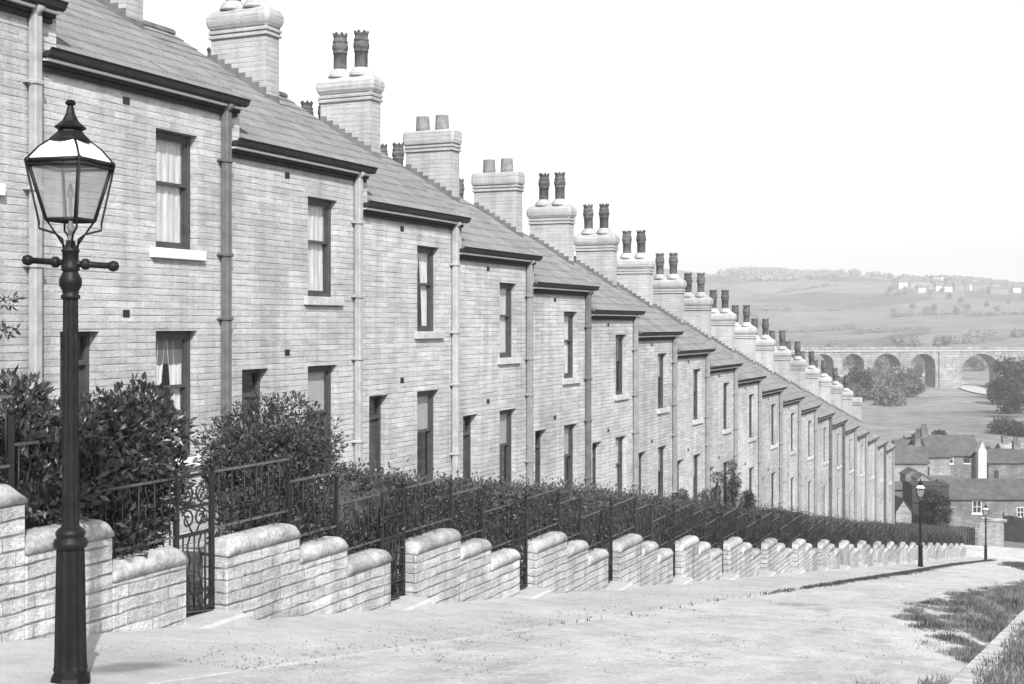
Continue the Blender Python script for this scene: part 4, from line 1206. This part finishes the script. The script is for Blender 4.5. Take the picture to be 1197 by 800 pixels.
# pale lane that winds under the wide arch
def lane():
    pts = [(1215,482,345),(1190,473,372),(1160,464,400),(1138,455,440),(1115,448,490),(1090,440,560),(1062,433,650),(1030,428,700)]
    mb = MB(); vs = []
    P = [at(*p) for p in pts]
    Q = []
    for i in range(len(P)-1):
        for t in frange(0,1,8)[:-1]: Q.append(P[i]*(1-t)+P[i+1]*t)
    Q.append(P[-1])
    for i, q in enumerate(Q):
        d = (Q[min(i+1,len(Q)-1)]-Q[max(i-1,0)]); nrm = Vector((-d.y,d.x,0)).normalized()*4.2
        for s in (1, 0, -1):
            a = q+nrm*s; vs.append((a.x,a.y,G(a.x,a.y)+.35))
    mb.add(vs, [(i*3+k, i*3+k+1, i*3+4+k, i*3+3+k) for i in range(len(Q)-1) for k in (0,1)], True)
    structure('lane', mb, M['step'])
lane()

# ------------------------------------------------------------------ far hillside
rgf = random.Random(91)
hedgerows = [((870,352),(1010,346),1250),((905,372),(1000,366),980),((1000,366),(1085,372),960),((1100,380),(1160,377),900),((1118,383),(1175,381),860),
             ((1040,356),(1130,352),1150),((1130,352),(1197,356),1150),((880,340),(985,338),1500),((1185,376),(1215,378),900),((1000,342),(1060,348),1400),((940,392),(1000,398),800),((860,382),(925,390),860)]
names = ['highest','steep','long','short dark','lower dark','middle','upper','skyline','edge','slanting','lowest','left']
for i, ((xa,ya),(xb,yb),dp) in enumerate(hedgerows):
    a = at(xa,ya,dp); b = at(xb,yb,dp*1.03); mb = MB(); n = 26
    o = thing('hedgerow', '%s hedgerow line crossing the hazy fields beyond the viaduct' % names[i].capitalize(), 'hedgerow', (a.x,a.y,G(a.x,a.y)), 0, 'hedgerows on the far hillside')
    cl = []
    for k in range(n):
        q = a*(1-k/n)+b*(k/n); z = G(q.x,q.y); r = rgf.uniform(.7,1.7) * (2.2 if rgf.random() < .12 else 1)
        cl.append(((q.x-a.x+rgf.uniform(-2,2), q.y-a.y+rgf.uniform(-3,3), z-G(a.x,a.y)+r*.5), (r*1.5,r*1.5,r)))
    for c, r in cl: lump(mb, c, tuple(v*.8 for v in r), rgf, 7, 4)
    foliage(mb, cl, 500, 1.6, rgf, wr=.7); mb.build('foliage', M['tree'], o, recalc=False)
# wood along the skyline
mb = MB(); cl = []
for _ in range(260):
    px = rgf.choice([rgf.gauss(945,24), rgf.gauss(900,20), rgf.uniform(838,1090)]); q = at(px, 330, rgf.uniform(1660,1860)); r = rgf.uniform(3,5.5)
    cl.append(((q.x,q.y,G(q.x,q.y)+r*.6), (r,r,r*.85)))
for c, r in cl: lump(mb, c, r, rgf, 8, 5)
foliage(mb, cl, 6000, 2.2, rgf, wr=.7)
tag(mb.build('woodland', M['tree'], recalc=False), 'hazy wood along the skyline of the far hill', 'wood', kind='stuff')
# far town
def cot(w, d, h, r, mat):
    mb = MB().box(-w/2,w/2,-d/2,d/2,-3,h); a = mb.data('wall', mat)
    m2 = MB(); 
    P = [(-d/2-.3,h-.1),(0,h+r),(d/2+.3,h-.1)]
    m2.add([(-w/2-.3,y,z) for y,z in P]+[(w/2+.3,y,z) for y,z in P], [(0,1,2),(5,4,3),(0,3,4,1),(1,4,5,2),(2,5,3,0)])
    m2.box(-w/2+.5,-w/2+1.7,-.5,.5,h+r-.8,h+r+1.6)
    return a, m2.data('roof', M['slatefar'])
kinds = [cot(9,7,5.5,2.8,M['sillgrey']), cot(22,8,6,3,M['farwall']), cot(10,8,7,2.6,M['sillgrey']), cot(34,8,6,3,M['farpale'])]
kw = ['small pale far cottage','long dark far terrace','taller pale far house','long pale far terrace']
for i in range(110):
    t = rgf.random(); px = 1050 + 160*rgf.random()**.7; dp = rgf.uniform(1430, 1830)
    q = at(px, 340, dp); k = rgf.choice([0,0,1,2,3,1])
    o = thing('distant_house', kw[k] + ' on the hazy hilltop at the right', 'house', (q.x,q.y,G(q.x,q.y)), TH + rgf.uniform(-.5,.5), 'houses on the far hill, %s kind' % kw[k])
    obj('wall', kinds[k][0], o); obj('roof', kinds[k][1], o)
for i in range(46):
    px = rgf.uniform(1030,1205); dp = rgf.uniform(1150,1800); q = at(px,340,dp)
    tree('small hazy tree on the far hilltop among the distant houses', (q.x,q.y,G(q.x,q.y)), rgf.uniform(4,7.5), rgf.uniform(5,8), 400+i, 'tree', 160, 1.6, group='trees among the far houses')

# ------------------------------------------------------------------ air, light, camera
HAZE = 0.00030
mb = MB().box(-1200, 500, -120, 3200, -30, 118)
hz = mb.build('haze', bpy.data.materials.new('valley_haze'))
hm = hz.data.materials[0]; hm.use_nodes = True; nt = hm.node_tree; nt.nodes.remove(nt.nodes['Principled BSDF'])
pv = nt.nodes.new('ShaderNodeVolumePrincipled'); pv.inputs['Color'].default_value = (1,1,1,1); pv.inputs['Density'].default_value = HAZE
pv.inputs['Anisotropy'].default_value = 0
nt.links.new(pv.outputs[0], nt.nodes['Material Output'].inputs['Volume'])
tag(hz, 'pale summer haze over the valley', 'haze', kind='stuff')

SUN_EL = R(38); travel = Vector((-1.75, 2.17, 0)).normalized()
sd = bpy.data.lights.new('sun', 'SUN'); sd.energy = 4.2; sd.angle = R(.6); sd.color = (1,1,1)
so = bpy.data.objects.new('sun', sd); COL.objects.link(so)
dirv = Vector((travel.x*math.cos(SUN_EL), travel.y*math.cos(SUN_EL), -math.sin(SUN_EL)))
so.rotation_euler = dirv.to_track_quat('-Z', 'Y').to_euler(); so.location = (20,-30,40)

w = bpy.data.worlds.new('World'); scene.world = w; w.use_nodes = True
nt = w.node_tree; bg = nt.nodes['Background']
sky = nt.nodes.new('ShaderNodeTexSky'); sky.sky_type = 'NISHITA'; sky.sun_disc = False
sky.sun_elevation = SUN_EL; sky.sun_rotation = math.atan2(-travel.x, -travel.y); sky.altitude = 150
sky.air_density = 1.0; sky.dust_density = 3.0; sky.ozone_density = 1.0
# an old plate sees only the blue end of daylight
sc_ = nt.nodes.new('ShaderNodeSeparateColor'); cc = nt.nodes.new('ShaderNodeCombineColor')
nt.links.new(sky.outputs[0], sc_.inputs[0])
for i in range(3): nt.links.new(sc_.outputs[2], cc.inputs[i])
nt.links.new(cc.outputs[0], bg.inputs['Color']); bg.inputs['Strength'].default_value = .15

cd = bpy.data.cameras.new('camera'); co = bpy.data.objects.new('camera', cd); COL.objects.link(co)
co.location = (0,0,CAMZ); co.rotation_euler = (math.pi/2, 0, TH)
cd.lens = F/1197*36; cd.sensor_width = 36; cd.sensor_fit = 'HORIZONTAL'; cd.shift_y = -20/1197
cd.clip_start = .1; cd.clip_end = 8000
scene.camera = co
vs_ = scene.view_settings
vs_.view_transform = 'Standard'; vs_.look = 'None'; vs_.gamma = 1; vs_.use_curve_mapping = False; vs_.exposure = .62
scene.render.engine = 'CYCLES'
cy = scene.cycles; cy.max_bounces = 6; cy.diffuse_bounces = 3; cy.transparent_max_bounces = 16; cy.volume_bounces = 2
cy.use_denoising = True
